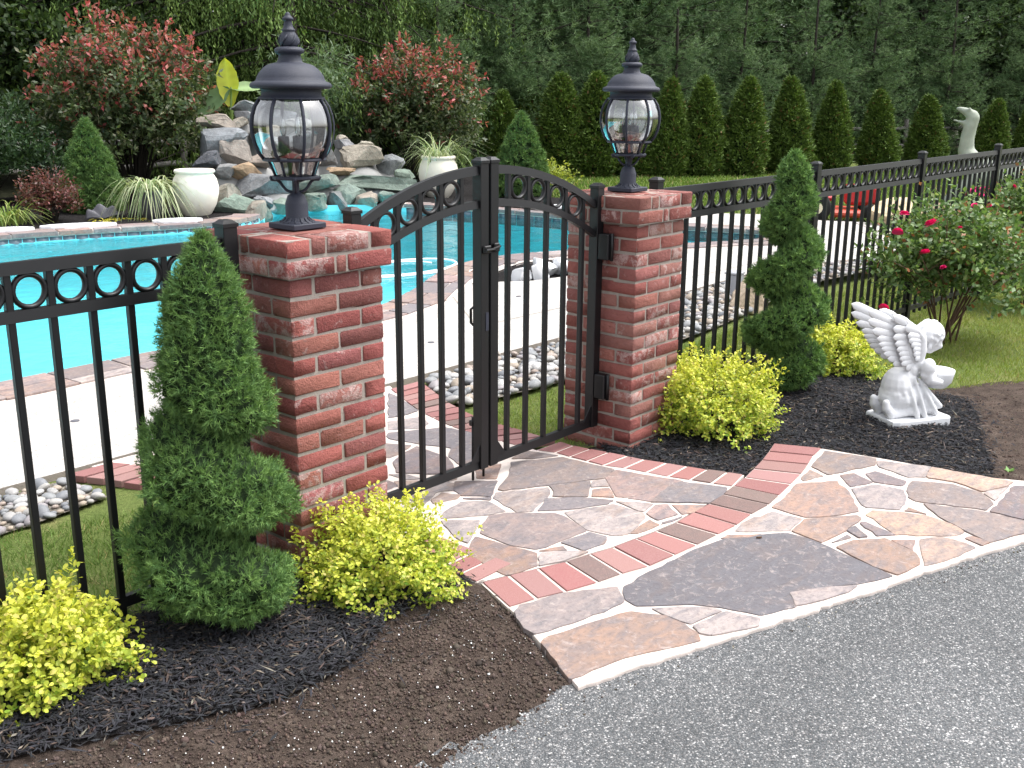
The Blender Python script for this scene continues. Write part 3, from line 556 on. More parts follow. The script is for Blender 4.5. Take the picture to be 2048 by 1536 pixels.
def prism(name, poly, z0, z1, bev=0.004, tilt=0.0015):
    bm = bmesh.new(); top = [bm.verts.new((x, y, z1)) for x, y in poly]
    if sum(poly[i][0]*poly[(i+1) % len(poly)][1]-poly[(i+1) % len(poly)][0]*poly[i][1] for i in range(len(poly))) < 0: top = top[::-1]
    f = bm.faces.new(top); ext = bmesh.ops.extrude_face_region(bm, geom=[f])
    nv = [e for e in ext['geom'] if isinstance(e, bmesh.types.BMVert)]
    for v in nv: v.co.z = z0
    bm.normal_update()
    tf = [q for q in bm.faces if q.normal.z < -.5 or q.normal.z > .5]
    for v in bm.verts:
        if abs(v.co.z-z1) < 1e-6: pass
    if bev:
        te = [e for e in bm.edges if all(abs(v.co.z-z1) < 1e-5 for v in e.verts)]
        bmesh.ops.bevel(bm, geom=te, offset=bev, segments=2, affect='EDGES', profile=.6)
    for v in bm.verts:
        if v.co.z > z0 + 1e-4: v.co.z += random.uniform(-tilt, tilt)*.3
    bmesh.ops.recalc_face_normals(bm, faces=bm.faces)
    return bm_mesh(name, bm)
struct('mortar_bed', prism('mortar_bed', walk, -.09, -.004, 0), MAT['path_mortar'], path)
struct('mortar_bed', prism('mortar_bed', [*front_in, *front_out[::-1]], -.09, -.0042, 0), MAT['path_mortar'], path)
struct('mortar_bed', prism('mortar_bed', [(.0, -.45), (.04, .2), (1.3, .45), *[q for q in SIDE_ROW[0]], *[(q[0], q[1]+.01) for q in front_in[::-1] if q[0] < 1.47]], -.09, -.0046, 0), MAT['path_mortar'], path)
struct('mortar_bed', prism('mortar_bed', [*SIDE_ROW[0], *SIDE_ROW[1][::-1]], -.09, -.0038, 0), MAT['path_mortar'], path)
_ap = resample(apron[2:14], .03, False); apron = [*apron[:2], *[tuple(q+R.normal(0, .0035, 2)) for q in _ap], *apron[14:]]
struct('mortar_bed', prism('mortar_bed', [*apron, *[(x+.002, y) for x, y in front_out[::-1]]], -.09, -.0044, .006), MAT['path_mortar'], path)
def grow(poly, d):
    P = np.array(poly); c = P.mean(0); v = P-c; r = np.linalg.norm(v, axis=1, keepdims=True); return [tuple(q) for q in c+v*(1+d/np.maximum(r, .02))]
def stone_outline(poly, amt=.006):
    P = np.array(poly); Q = []
    n = len(P)
    for i in range(n):       # cut corners a little, wobble the sides
        a, b = P[i], P[(i+1) % n]; L = np.linalg.norm(b-a)
        k = max(2, int(L/.04)); c = min(.12, .005/max(L, 1e-3))
        for j in range(k+1):
            t = c + (1-2*c)*j/k
            q = a + (b-a)*t
            if 0 < j < k: q = q + R.normal(0, amt*.5, 2)
            Q.append(q)
    return [tuple(q) for q in Q]
SPECIAL = {'s': 'large dark slate slab with a cracked corner'}
for c, poly in STONES:
    me = prism('flagstone', stone_outline(grow(poly, .008)), -.03, R.uniform(-.001, .0025), .0025)
    k = 1 + R.uniform(-.1, .1)
    o = link('flagstone', me, path, MAT['stone'], color=tuple(min(1, v*k) for v in PAL[c]))
    if c in SPECIAL: o['label'] = SPECIAL[c]
BR_RED = [(0.215, 0.085, 0.083), (0.235, 0.108, 0.105), (0.19, 0.075, 0.075), (0.225, 0.125, 0.12)]
def brick_quads(inner, outer, grey=(), parent=None, gap=.0072, z0=-.03, z1=.001):
    for i in range(len(inner)-1):
        a, b, c, d = [np.array(q) for q in (inner[i], inner[i+1], outer[i+1], outer[i])]
        e1 = unit(b-a); e2 = unit(c-d); f1 = unit(d-a); f2 = unit(c-b)
        q = [a+e1*gap+f1*gap*.4, b-e1*gap+f2*gap*.4, c-e2*gap-f2*gap*.4, d+e2*gap-f1*gap*.4]
        me = prism('paving_brick', [tuple(v) for v in q], z0, z1+R.uniform(-.002, .002), .003)
        col = (0.10, 0.085, 0.078) if i in grey else random.choice(BR_RED)
        link('paving_brick', me, parent, MAT['paver'], color=jit(col, .88, 1.14))
brick_quads(front_in, front_out, (3, 7, 10, 11), path, z0=-.085)
brick_quads(SIDE_ROW[0], SIDE_ROW[1], (8,), path)
# left edging beside the yellow shrub, back to the pillar
yy = np.linspace(-.46, 0.0, 6)
brick_quads([(.20, y) for y in yy], [(.0, y) for y in yy], (), path)
# inner walkway edging, right and left of the gate
def curve_row(inner, outer, n, grey=(), trim=0):
    a = resample(inner, .01, False); b = resample(outer, .01, False)
    ia = np.linspace(0, len(a)-1, n+1).astype(int); ib = np.linspace(0, len(b)-1, n+1).astype(int)
    brick_quads([tuple(a[i]) for i in ia], [tuple(b[i]) for i in ib], grey, path)
curve_row([(1.26, .44), (1.25, .7), (1.27, .92), (1.34, 1.19), (1.41, 1.36), (1.55, 1.66)], [(1.46, .33), (1.46, .6), (1.48, .9), (1.58, 1.22), (1.68, 1.42), (1.80, 1.66)], 14, (5, 9))
curve_row([(.16, .45), (.12, .8), (.02, 1.1), (-.07, 1.38), (-.12, 1.52), (-.22, 1.70)], [(-.03, .45), (-.08, .75), (-.18, 1.05), (-.28, 1.32), (-.35, 1.5), (-.45, 1.70)], 13, (4,))
# more flagstones of the inner walk (left part, seen between the fence pickets and the pillar)
for c, poly in [('b', [(-.1, 1.5), (.12, 1.22), (.5, 1.4), (.45, 1.68), (-.15, 1.68)]), ('t', [(.1, 1.1), (.2, .8), (.5, .9), (.55, 1.3), (.3, 1.3)]), ('l', [(.55, 1.45), (.9, 1.35), (1.1, 1.66), (.55, 1.68)]), ('v', [(.2, .7), (.25, .45), (.5, .45), (.52, .8)])]:
    link('flagstone', prism('flagstone', stone_outline(poly), -.03, -.004, .005), path, MAT['stone'], color=PAL[c])

# pool deck
DECK = [(-9, 1.70), (3.3, 1.76), (4.6, 1.92), (5.5, 2.06), (6.8, 2.12), (8.05, 1.88), (8.9, 1.55), (11.2, 1.35), (11.9, 2.2), (11.8, 2.95), (11.55, 3.6), (11.65, 4.55), (11.15, 5.45), (10.4, 5.75), (10.2, 5.75), (9.75, 5.7), (8, 5.2), (0, 5.0), (-9, 5.0)]
BED = [(4.42, 3.72), (4.75, 3.60), (5.0, 3.42), (5.6, 3.30), (6.3, 3.45), (6.55, 3.85), (6.3, 4.05), (5.75, 4.2), (5.2, 4.02), (4.75, 3.92)]
cope_out = POOLS + PN*0.33
deck_near = poly_face_mesh('pool_deck', DECK, 0.0, [[tuple(q) for q in cope_out], BED])
deck = struct('pool_deck', deck_near, MAT['deck'])
edge = resample(DECK[:10], .3, False)
ev = np.vstack([np.column_stack([edge, np.zeros(len(edge))]), np.column_stack([edge, np.full(len(edge), -.12)])])
ne = len(edge); struct('slab_edge', np_mesh('slab_edge', ev, [np.array([(i, i+1, ne+i+1, ne+i) for i in range(ne-1)])]), MAT['mortar'], deck)
for a, b in (((1.2, 1.705), (2.6, 3.14)), ((-2.2, 1.70), (-2.2, 3.1)), ((3.25, 2.43), (8.6, 2.40)), ((2.62, 1.73), (3.9, 3.4)), ((5.4, 2.06), (7.0, 3.8)), ((9.2, 1.5), (10.4, 4.8))):
    a, b = np.array(a), np.array(b); t = unit(b-a); nn = np.array([-t[1], t[0]])*.005
    q = [(*(a-nn), .003), (*(b-nn), .003), (*(b+nn), .003), (*(a+nn), .003)]
    struct('control_joint', np_mesh('control_joint', q, [np.array([[0, 1, 2, 3]])]), MAT['mortar'], deck)
struct('poolside_bed', poly_face_mesh('poolside_bed', BED, -0.02), MAT['mulch'])
# far planting bed beyond the pool
FARBED = [(-9, 9.9), (-9, 13.5), (3, 14.2), (9, 14), (13.5, 11.8), (11.2, 8.6), (10.6, 6.6), (10.2, 5.7), (9.6, 5.75), (9.5, 6.8), (9.35, 7.7), (8.95, 8.8), (8.6, 9.5), (8.1, 10.05), (7.2, 10.2), (6.3, 9.9), (5.9, 9.3), (5.1, 9.25), (4.0, 9.7), (1, 10.1)]
struct('far_planting_bed', sheet('far_planting_bed', FARBED, .35, 0.06, lambda x, y: wob(x, y)*2), MAT['mulch'])

pool = empty('swimming_pool', (0, 0, 0)); tag(pool, kind='structure')
n = len(POOLS)
idx = np.arange(n); lv = [(0.0, None), (.03, -.35), (.10, -.6), (.30, -.85), (.7, -1.05), (1.3, -1.18)]
kf = np.where(POOLS[:, 0] > 8.3, .25, 1.0)[:, None]; kf = smooth_poly(np.repeat(kf, 2, 1), 30)[:, :1]
wall = np.vstack([np.column_stack([POOLS - PN*o_*kf, (cope_z(POOLS[:, 1])-.03) if z_ is None else np.full(n, z_)]) for o_, z_ in lv])
F = np.vstack([np.column_stack([q*n+idx, q*n+(idx+1) % n, (q+1)*n+(idx+1) % n, (q+1)*n+idx]) for q in range(len(lv)-1)])
struct('pool_wall', np_mesh('pool_wall', wall, [F], True), MAT['basin'], pool)
struct('pool_floor', poly_face_mesh('pool_floor', [tuple(q) for q in POOLS], -1.17), MAT['basin'], pool)
struct('water', poly_face_mesh('water', [tuple(q) for q in (POOLS + PN*.004)], Z_WATER), MAT['water'])
# mortar ring under the coping, then coping stones one by one
def wfall(q): return 6.2 < q[0] < 8.75 and q[1] > 8.9
def ring_mesh(name, o_in, o_out, zf, dz):
    a, b = POOLS + PN*o_in, POOLS + PN*o_out
    z = zf(POOLS[:, 1]) + dz; kp = ~np.array([wfall(q) for q in POOLS])
    V = np.vstack([np.column_stack([a, z]), np.column_stack([b, z]), np.column_stack([a, z-.05]), np.column_stack([b, z-.10])])
    F1 = np.column_stack([idx, n+idx, n+(idx+1) % n, (idx+1) % n]); F2 = np.column_stack([idx, (idx+1) % n, 2*n+(idx+1) % n, 2*n+idx]); F3 = np.column_stack([n+idx, 3*n+idx, 3*n+(idx+1) % n, n+(idx+1) % n])
    return np_mesh(name, V, [F1[kp], F2[kp], F3[kp]])
struct('coping_mortar', ring_mesh('coping_mortar', -.01, .38, cope_z, -.012), MAT['path_mortar'], pool)
S_ = np.concatenate([[0], np.cumsum(np.linalg.norm(np.diff(np.vstack([POOLS, POOLS[:1]]), axis=0), axis=1))])
def at_s(s, off):
    s = s % S_[-1]; i = min(int(np.searchsorted(S_, s, 'right'))-1, n-1); t = (s-S_[i])/(S_[i+1]-S_[i]); j = (i+1) % n
    return (POOLS[i]*(1-t)+POOLS[j]*t) + (PN[i]*(1-t)+PN[j]*t)*off
s = 0.0
COPC = ['o', 'g', 'v', 'p', 't', 'b', 'g', 'l']
while s < S_[-1]-.2:
    L = R.uniform(.28, .55); P0 = at_s(s+L/2, 0)
    w_ = R.uniform(.12, .24); rows = [(-.025, w_), (w_+.018, .36)] if R.random() < .75 else [(-.025, .34)]
    if -2.5 < P0[0] < 10.5 and not wfall(P0):
        for a, b in rows:
            q = [at_s(s+.008, a), at_s(s+L*.5, a), at_s(s+L-.008, a), at_s(s+L-.008+R.normal(0, .02), b), at_s(s+L*.5, b+R.normal(0, .02)), at_s(s+.008+R.normal(0, .012), b)]
            z1 = float(cope_z(P0[1]))
            link('coping_stone', prism('coping_stone', [tuple(v) for v in q], z1-.05, z1+R.uniform(-.003, .004), .006), pool, MAT['stone'], color=jit(PAL[COPC[int(R.integers(8))]], .85, 1.15))
    s += L
# waterline tiles along the far side
s0 = 0
while s0 < S_[-1]:
    P0 = at_s(s0+.075, 0)
    if (P0[1] > 5.0 and P0[0] > -.5 or (P0[0] > 8.6)) and not wfall(P0):
        a, b = at_s(s0+.004, -.006), at_s(s0+.146, -.006); zt = float(cope_z(P0[1]))-.052
        nn_ = at_s(s0+.075, .0)-at_s(s0+.075, -.012)
        V = [(*a, Z_WATER-.12), (*b, Z_WATER-.12), (*b, zt), (*a, zt), (*(a+nn_), Z_WATER-.12), (*(b+nn_), Z_WATER-.12), (*(b+nn_), zt), (*(a+nn_), zt)]
        link('tile', np_mesh('tile', V, [np.array([(0, 1, 2, 3), (4, 7, 6, 5), (0, 4, 5, 1), (3, 2, 6, 7), (0, 3, 7, 4), (1, 5, 6, 2)])]), pool, MAT['tile'])
    s0 += .15

# river stones
GR = [([(-2.2, 1.29), (-.8, 1.29), (-.42, 1.35), (-.47, 1.66), (-.5, 1.69), (-2.2, 1.69)], 165), ([(1.85, 1.68), (1.62, 1.22), (1.75, 1.12), (2.44, 1.05), (3.4, 1.08), (4.6, 1.16), (5.8, 1.34), (7.0, 1.46), (8.0, 1.34), (8.7, 1.3), (8.8, 1.5), (8.0, 1.86), (6.8, 2.09), (5.5, 2.03), (4.6, 1.89), (3.3, 1.73)], 150)]
for poly, _d in GR:
    struct('gravel_strip', poly_face_mesh('gravel_strip', poly, lambda x, y: np.full(len(x), -0.022)), MAT['gravel_base'])
def pebble_mesh(seed):
    rr = np.random.default_rng(seed); bm = bmesh.new(); bmesh.ops.create_icosphere(bm, subdivisions=2, radius=1)
    k = rr.normal(0, 1, (3, 3))
    for v in bm.verts:
        p = np.array(v.co); v.co = v.co*(1 + .10*math.sin(p@k[0]*1.3+1) + .07*math.sin(p@k[1]*2))
    return bm_mesh('pebble', bm, True)
PEB = [pebble_mesh(i) for i in range(6)]
for m_ in PEB: m_.materials.append(MAT['pebble'])
PCOL_ = [(0.44, 0.43, 0.42), (0.33, 0.34, 0.35), (0.52, 0.50, 0.47), (0.46, 0.38, 0.33), (0.58, 0.57, 0.56), (0.27, 0.28, 0.30), (0.50, 0.42, 0.34), (0.40, 0.37, 0.38)]
PCOL = [tuple(v*.62 for v in q) for q in PCOL_]
allp = []
for poly, dens in GR:
    cell = {}
    for g in scatter(poly, 2200):
        r = R.uniform(.019, .046)*(.74 if g[0] < 0 else 1); ci, cj = int(g[0]//.1), int(g[1]//.1)
        if all((g[0]-q[0])**2+(g[1]-q[1])**2 > ((q[2]+r)*.8)**2 for a in (-1, 0, 1) for b in (-1, 0, 1) for q in cell.get((ci+a, cj+b), ())):
            cell.setdefault((ci, cj), []).append((g[0], g[1], r))
    allp += [q for v in cell.values() for q in v]
allp = np.array(allp); vis = inview(np.column_stack([allp[:, :2], np.zeros(len(allp))]), 300); allp = allp[vis]
order = np.argsort(np.linalg.norm(allp[:, :2]-CAM[:2], axis=1)/allp[:, 2] + 1e4*~inview(np.column_stack([allp[:, :2], np.zeros(len(allp))]), 0)); gb = empty('river_stone_border', (0, 0, 0)); tag(gb, kind='structure')
rest = []
for q_i, i in enumerate(order):
    x, y, r = allp[i]
    if q_i < 290:
        link('river_stone', PEB[i % 6], gb, None, (x, y, -.022+r*.42), (R.normal(0, .25), R.normal(0, .25), R.uniform(0, 6.28)), (r*1.2, r*.92, r*.62), PCOL[int(R.integers(8))])
    else: rest.append((x, y, r))
if rest:
    bm0 = bmesh.new(); bmesh.ops.create_icosphere(bm0, subdivisions=1, radius=1)
    bv = np.array([v.co for v in bm0.verts]); bf = np.array([[v.index for v in f.verts] for f in bm0.faces]); bm0.free()
    rest = np.array(rest); rp = R.uniform(0, 6.28, len(rest)); cs, sn = np.cos(rp), np.sin(rp)
    sc_ = rest[:, 2:3]*np.array([1.2, .92, .62]); L = bv[None]*sc_[:, None, :]
    V = np.stack([L[..., 0]*cs[:, None]-L[..., 1]*sn[:, None]+rest[:, 0:1], L[..., 0]*sn[:, None]+L[..., 1]*cs[:, None]+rest[:, 1:2], L[..., 2]-.022+rest[:, 2:3]*.42], -1).reshape(-1, 3)
    Fq = (bf[None]+np.arange(len(rest))[:, None, None]*len(bv)).reshape(-1, 3)
    cc = np.repeat(np.array(PCOL)[R.integers(0, 8, len(rest))], len(bv), 0)
    o = link('river_stones', np_mesh('river_stones', V, [Fq], True, cc), gb, MAT['chip']); o['kind'] = 'stuff'

# ------------------------------------------------------------------ brick pillars
COURSE, BODY, OVER = 0.0686, 0.416, 0.026
BL, BD, BH, JT = 0.2025, 0.0985, 0.0570, 0.011
_bcache = {}
def brick_mesh(L, D, Hh, seed):
    key = (round(L, 3), round(D, 3), round(Hh, 3), seed)
    if key in _bcache: return _bcache[key]
    rr = random.Random(seed*91+int(L*1000)); bm = bmesh.new()
    def cuts(D_, m): return [-.5*D_, -.5*D_+.0045] + [(-.5+(q+1)/m)*D_ for q in range(m-1)] + [.5*D_-.0045, .5*D_]
    cx, cy, cz = cuts(L, max(1, int(L/.07))), cuts(D, 1), cuts(Hh, 1)
    nx, ny, nz = len(cx)-1, len(cy)-1, len(cz)-1
    grid = {}; bow = [rr.uniform(-.0015, .0015) for _ in range(6)]
    def gv(i, j, k):
        if (i, j, k) not in grid:
            x, y, z = cx[i], cy[j], cz[k]
            ex, ey, ez = i in (0, nx), j in (0, ny), k in (0, nz); e = ex+ey+ez
            c = .0016 if e == 2 else (.0026 if e == 3 else 0)
            c *= rr.uniform(.5, 1.5)
            if e >= 2 and rr.random() < .13: c += rr.uniform(.002, .006)
            if ex: x -= math.copysign(c, x)
            if ey: y -= math.copysign(c, y)
            if ez: z -= math.copysign(c, z)
            z += bow[0]*math.sin(x*30+seed)+bow[1]*math.cos(x*47); y += bow[2]*math.sin(x*25+seed*2)
            grid[(i, j, k)] = bm.verts.new((x+rr.uniform(-.0012, .0012), y+rr.uniform(-.001, .001), z+rr.uniform(-.0013, .0013)))
        return grid[(i, j, k)]
    for i in range(nx):
        for j in range(ny):
            bm.faces.new((gv(i, j, nz), gv(i+1, j, nz), gv(i+1, j+1, nz), gv(i, j+1, nz)))
            bm.faces.new((gv(i, j+1, 0), gv(i+1, j+1, 0), gv(i+1, j, 0), gv(i, j, 0)))
    for i in range(nx):
        for k in range(nz):
            bm.faces.new((gv(i, 0, k), gv(i+1, 0, k), gv(i+1, 0, k+1), gv(i, 0, k+1)))
            bm.faces.new((gv(i, ny, k+1), gv(i+1, ny, k+1), gv(i+1, ny, k), gv(i, ny, k)))
    for j in range(ny):
        for k in range(nz):
            bm.faces.new((gv(0, j, k+1), gv(0, j+1, k+1), gv(0, j+1, k), gv(0, j, k)))
            bm.faces.new((gv(nx, j, k), gv(nx, j+1, k), gv(nx, j+1, k+1), gv(nx, j, k+1)))
    me = bm_mesh('brick', bm, True); me.materials.append(MAT['brick']); _bcache[key] = me
    return me
BCOL = [[(0.245, 0.078, 0.068), (0.225, 0.064, 0.060), (0.265, 0.095, 0.080), (0.205, 0.056, 0.056), (0.245, 0.112, 0.098), (0.175, 0.068, 0.068), (0.28, 0.118, 0.092), (0.24, 0.085, 0.088)],
        [(0.24, 0.088, 0.076), (0.22, 0.074, 0.068), (0.255, 0.108, 0.090), (0.205, 0.074, 0.068), (0.24, 0.126, 0.106), (0.15, 0.068, 0.066), (0.27, 0.145, 0.122), (0.225, 0.092, 0.086)]]
def pillar(x0, label, pal):
    root = empty('brick_pillar', (x0, 0, 0), 0, label, 'pillar', 'brick gate pillars')
    B, C = BODY, BODY+2*OVER
    ins = .0045
    bm = bmesh.new(); add_box(bm, ins, B-ins, ins, B-ins, -.10, 16*COURSE-.001)
    add_box(bm, -OVER+ins, B+OVER-ins, -OVER+ins, B+OVER-ins, 16*COURSE+.0035, 18*COURSE-.0078)
    link('mortar_core', bm_mesh('mortar_core', bm), root, MAT['mortar'])
    def put(cx, cy, cz, L, D, rot):
        j = lambda a: random.uniform(-a, a)
        link('brick', brick_mesh(L, D, BH, random.randrange(10)), root, None, (cx+j(.0013), cy+j(.0013), cz+j(.0012)),
             (random.choice((0, math.pi))+j(.012), j(.010), rot+j(.010)), None, jit(random.choice(BCOL[pal]), .85, 1.26))
    def ring(cz, lo, size, kind, runs_long, runs_mid):
        # two long rows on opposite faces, two short rows between them
        hi = lo+size
        for face in (0, 1):
            c_ = lo+BD/2 if face == 0 else hi-BD/2
            a = lo
            for L in (runs_long if face == 0 else runs_long[::-1]):
                if kind == 0: put(a+L/2, c_, cz, L, BD, 0)
                else: put(c_, a+L/2, cz, L, BD, math.pi/2)
                a += L+JT
            a = lo+BD+JT
            for L in (runs_mid if face == 0 else runs_mid[::-1]):
                if kind == 0: put(c_, a+L/2, cz, L, BD, math.pi/2)
                else: put(a+L/2, c_, cz, L, BD, 0)
                a += L+JT
    mid = B-2*BD-2*JT
    for k in range(-1, 16):
        ring((k+.5)*COURSE, 0.0, B, k % 2, [BL, BL], [mid])
    midc = C-2*BD-2*JT
    ring(16.5*COURSE, -OVER, C, 0, [BL, C-2*BL-2*JT, BL], [.19, midc-.19-JT])
    ring(17.5*COURSE, -OVER, C, 1, [BL, C-2*BL-2*JT, BL], [.055, midc-.055-JT])
    for sgn in (-1, 1): put(B/2, B/2+sgn*(midc/4+JT/4), 17.5*COURSE, midc, midc/2-JT/2, 0)
    return root
pillar(-BODY, 'near square brick pillar left of the gate with corbelled top', 0)
W_GATE = 1.629
pillar(W_GATE, 'far square brick pillar right of the gate with hinges on its side', 1)

# ------------------------------------------------------------------ pillar lanterns
def lantern(x, y, z, label, rz=0.0, ph=0.0):
    s = .000541; zs = .000523
    root = empty('pillar_lantern', (x, y, z), rz, label, 'lantern', 'lanterns on the gate pillars')
    P = lambda yc: (1452-yc)*zs
    bm = bmesh.new(); add_box(bm, -.072, .072, -.072, .072, 0, .020, .003)
    link('base_plate', bm_mesh('base_plate', bm), root, MAT['lamp_metal'])
    prof = [(118, 1416), (112, 1408), (94, 1402), (84, 1394), (77, 1384), (74, 1375), (74, 1290), (71, 1282), (56, 1236), (42, 1228), (34, 1218), (23, 1208), (22, 1138), (30, 1134), (30, 1126)]
    link('pedestal', lathe_mesh('pedestal', [(r*s, P(y)) for i, (r, y) in enumerate(prof)], 24), root, MAT['lamp_metal'])
    fl = bmesh.new()
    for k in range(16):
        a = 2*math.pi*k/16; ca, sa = math.cos(a), math.sin(a)
        add_tube(fl, [(ca*r*s, sa*r*s, P(y)) for r, y in ((77, 1380), (86, 1392), (97, 1402), (114, 1409))], .003, 5)
    link('fluting', bm_mesh('fluting', fl, True), root, MAT['lamp_metal'])
    link('support_ring', lathe_mesh('support_ring', [(40*s, P(1126)), (150*s, P(1126)), (156*s, P(1120)), (156*s, P(1110)), (148*s, P(1104)), (40*s, P(1104))], 8, False), root, MAT['lamp_metal'])
    for k in range(4):
        a = math.pi/4+k*math.pi/2+.1; ca, sa = math.cos(a), math.sin(a)
        pts = [(r*s*ca, r*s*sa, P(y)) for r, y in ((22, 1212), (40, 1210), (62, 1198), (82, 1172), (98, 1146), (118, 1132), (150, 1130), (158, 1118), (150, 1108))]
        link('scroll_arm', tube_mesh('scroll_arm', pts, .0052, 6), root, MAT['lamp_metal'])
    glob = [(192, 998), (228, 950), (252, 890), (265, 820), (266, 770), (258, 715), (240, 660), (208, 612)]
    low = [(128, 1106), (148, 1050), (166, 1004)]
    ang0 = math.pi/8
    link('waist_ring', lathe_mesh('waist_ring', [(155*s, P(1006)), (200*s, P(1006)), (206*s, P(998)), (200*s, P(986)), (186*s, P(986))], 24, False, False), root, MAT['lamp_metal'])
    for k in range(8):
        a = ph+2*math.pi*k/8; ca, sa = math.cos(a), math.sin(a)
        link('cage_rib', tube_mesh('cage_rib', [(r*s*ca, r*s*sa, P(y)) for r, y in glob], .0062, 6), root, MAT['lamp_metal'])
        link('lower_rib', tube_mesh('lower_rib', [(r*s*ca, r*s*sa, P(y)) for r, y in low], .0045, 6), root, MAT['lamp_metal'])
        for nm, pr in (('glass_pane', glob), ('lower_glass_pane', low)):
            bm = bmesh.new(); rings = []
            for r, y in pr:      # flat across, curved up: the chord between two ribs
                rr_ = r*s*.985
                p0 = Vector((rr_*ca, rr_*sa, P(y))); a2 = ph+2*math.pi*(k+1)/8; p1 = Vector((rr_*math.cos(a2), rr_*math.sin(a2), P(y)))
                nrm = ((p0+p1)/2); nrm.z = 0; nrm.normalize()
                rings.append([bm.verts.new(p0.lerp(p1, t)+nrm*rr_*.055*(1-(2*t-1)**2)) for t in (0, .25, .5, .75, 1)])
            for i in range(len(rings)-1):
                for j in range(4): bm.faces.new((rings[i][j], rings[i][j+1], rings[i+1][j+1], rings[i+1][j]))
            link(nm, bm_mesh(nm, bm, True), root, MAT['glass'])
    link('collar', lathe_mesh('collar', [(206*s, P(614)), (214*s, P(606)), (206*s, P(598)), (190*s, P(590)), (188*s, P(552)), (196*s, P(546))], 24), root, MAT['lamp_metal'])
    roof = [(196, 546), (240, 546), (256, 536), (258, 524), (250, 508), (226, 499), (218, 494), (210, 470), (196, 446), (174, 420), (146, 398), (112, 386), (84, 380), (76, 368), (70, 340), (70, 330), (88, 322), (93, 308), (90, 296), (74, 286), (54, 282)]
    link('roof', lathe_mesh('roof', [(r*s, P(y)) for r, y in roof], 24), root, MAT['lamp_metal'])
    fin = [(50, 284), (56, 272), (60, 255), (58, 232), (50, 210), (42, 196), (38, 188), (44, 182), (42, 176), (33, 170), (28, 150), (25, 130), (25, 122), (34, 117), (35, 110), (30, 102), (20, 94), (17, 86), (15, 78), (8, 72), (2, 70)]
    f_ = link('finial', lathe_mesh('finial', [(r*s, P(y)) for r, y in fin], 18), root, MAT['lamp_metal'])
    scr = bmesh.new()
    for k in range(6):
        a = 2*math.pi*k/6
        add_tube(scr, [(r*s*math.cos(a+t), r*s*math.sin(a+t), P(y)) for r, y, t in ((52, 276, 0), (62, 255, .25), (60, 235, .5), (50, 212, .7))], .0035, 5)
    link('leaf_scroll', bm_mesh('leaf_scroll', scr, True), f_, MAT['lamp_metal'])
    link('socket_stem', lathe_mesh('socket_stem', [(44*s, P(1100)), (40*s, P(1000)), (34*s, P(960)), (34*s, P(930))], 16), root, MAT['lamp_metal'])
    for k in range(3):
        a = 2*math.pi*k/3+.4; cx, cy = 62*s*math.cos(a), 62*s*math.sin(a)
        arm = bmesh.new(); add_tube(arm, [(0, 0, P(945)), (cx*.6, cy*.6, P(952)), (cx, cy, P(930))], .004, 6)
        link('candle_arm', bm_mesh('candle_arm', arm, True), root, MAT['lamp_metal'])
        bm = bmesh.new(); add_lathe(bm, [(20*s, P(960)), (36*s, P(945)), (36*s, P(852)), (26*s, P(846))], 12, cx=cx, cy=cy)
        c_ = link('candle_sleeve', bm_mesh('candle_sleeve', bm, True), root, MAT['lamp_metal'])
        bm = bmesh.new(); add_lathe(bm, [(10*s, P(848)), (19*s, P(820)), (22*s, P(790)), (16*s, P(750)), (7*s, P(718)), (1*s, P(706))], 12, cx=cx, cy=cy)
        link('candle_bulb', bm_mesh('candle_bulb', bm, True), c_, MAT['glass'])
        link('filament', tube_mesh('filament', [(cx, cy, P(840)), (cx, cy, P(740))], .0022, 5), c_, MAT['bulb'])
    return root
lantern(-BODY/2, BODY/2, 18*COURSE-.001, 'large black glass lantern on the near left brick pillar', 0, .385)
lantern(W_GATE+BODY/2, BODY/2, 18*COURSE-.001, 'black glass lantern on the far right brick pillar', 0, .48)

# ------------------------------------------------------------------ gate and fences
FY = 0.22
def bar(name, parent, x, z0, z1, w=.022, d=.022, bev=.002):
    return link(name, box_mesh(name, x-w/2, x+w/2, FY-d/2, FY+d/2, z0, z1, bev), parent, MAT['black_metal'])
_ring = {}
def ring(parent, x, z, r):
    key = round(r, 3)
    if key not in _ring:
        bm = bmesh.new(); n, mseg = 28, 8; rows = []
        for i in range(n):
            a = 2*math.pi*i/n; rows.append([bm.verts.new(((r+.0085*math.cos(b))*math.cos(a), .0115*math.sin(b), (r+.0085*math.cos(b))*math.sin(a))) for b in [2*math.pi*k/mseg for k in range(mseg)]])
        for i in range(n):
            for k in range(mseg): bm.faces.new((rows[i][k], rows[(i+1) % n][k], rows[(i+1) % n][(k+1) % mseg], rows[i][(k+1) % mseg]))
        _ring[key] = bm_mesh('ring', bm, True); _ring[key].materials.append(MAT['black_metal'])
    return link('ring', _ring[key], parent, None, (x, FY, z))
XC = .803
def arch(x): return 1.405 - (1.575-math.sqrt(1.575**2-(x-XC)**2))
def rail_along(name, parent, xs, zf, h=.036, d=.03):
    bm = bmesh.new(); prev = None
    for x in xs:
        z = zf(x); q = [bm.verts.new((x, FY-d/2, z-h)), bm.verts.new((x, FY+d/2, z-h)), bm.verts.new((x, FY+d/2-.004, z)), bm.verts.new((x, FY-d/2+.004, z))]
        if prev:
            for k in range(4): bm.faces.new((prev[k], prev[(k+1) % 4], q[(k+1) % 4], q[k]))
        else: bm.faces.new(q)
        prev = q
    bm.faces.new(list(reversed(prev))); bmesh.ops.recalc_face_normals(bm, faces=bm.faces)
    return link(name, bm_mesh(name, bm), parent, MAT['black_metal'])
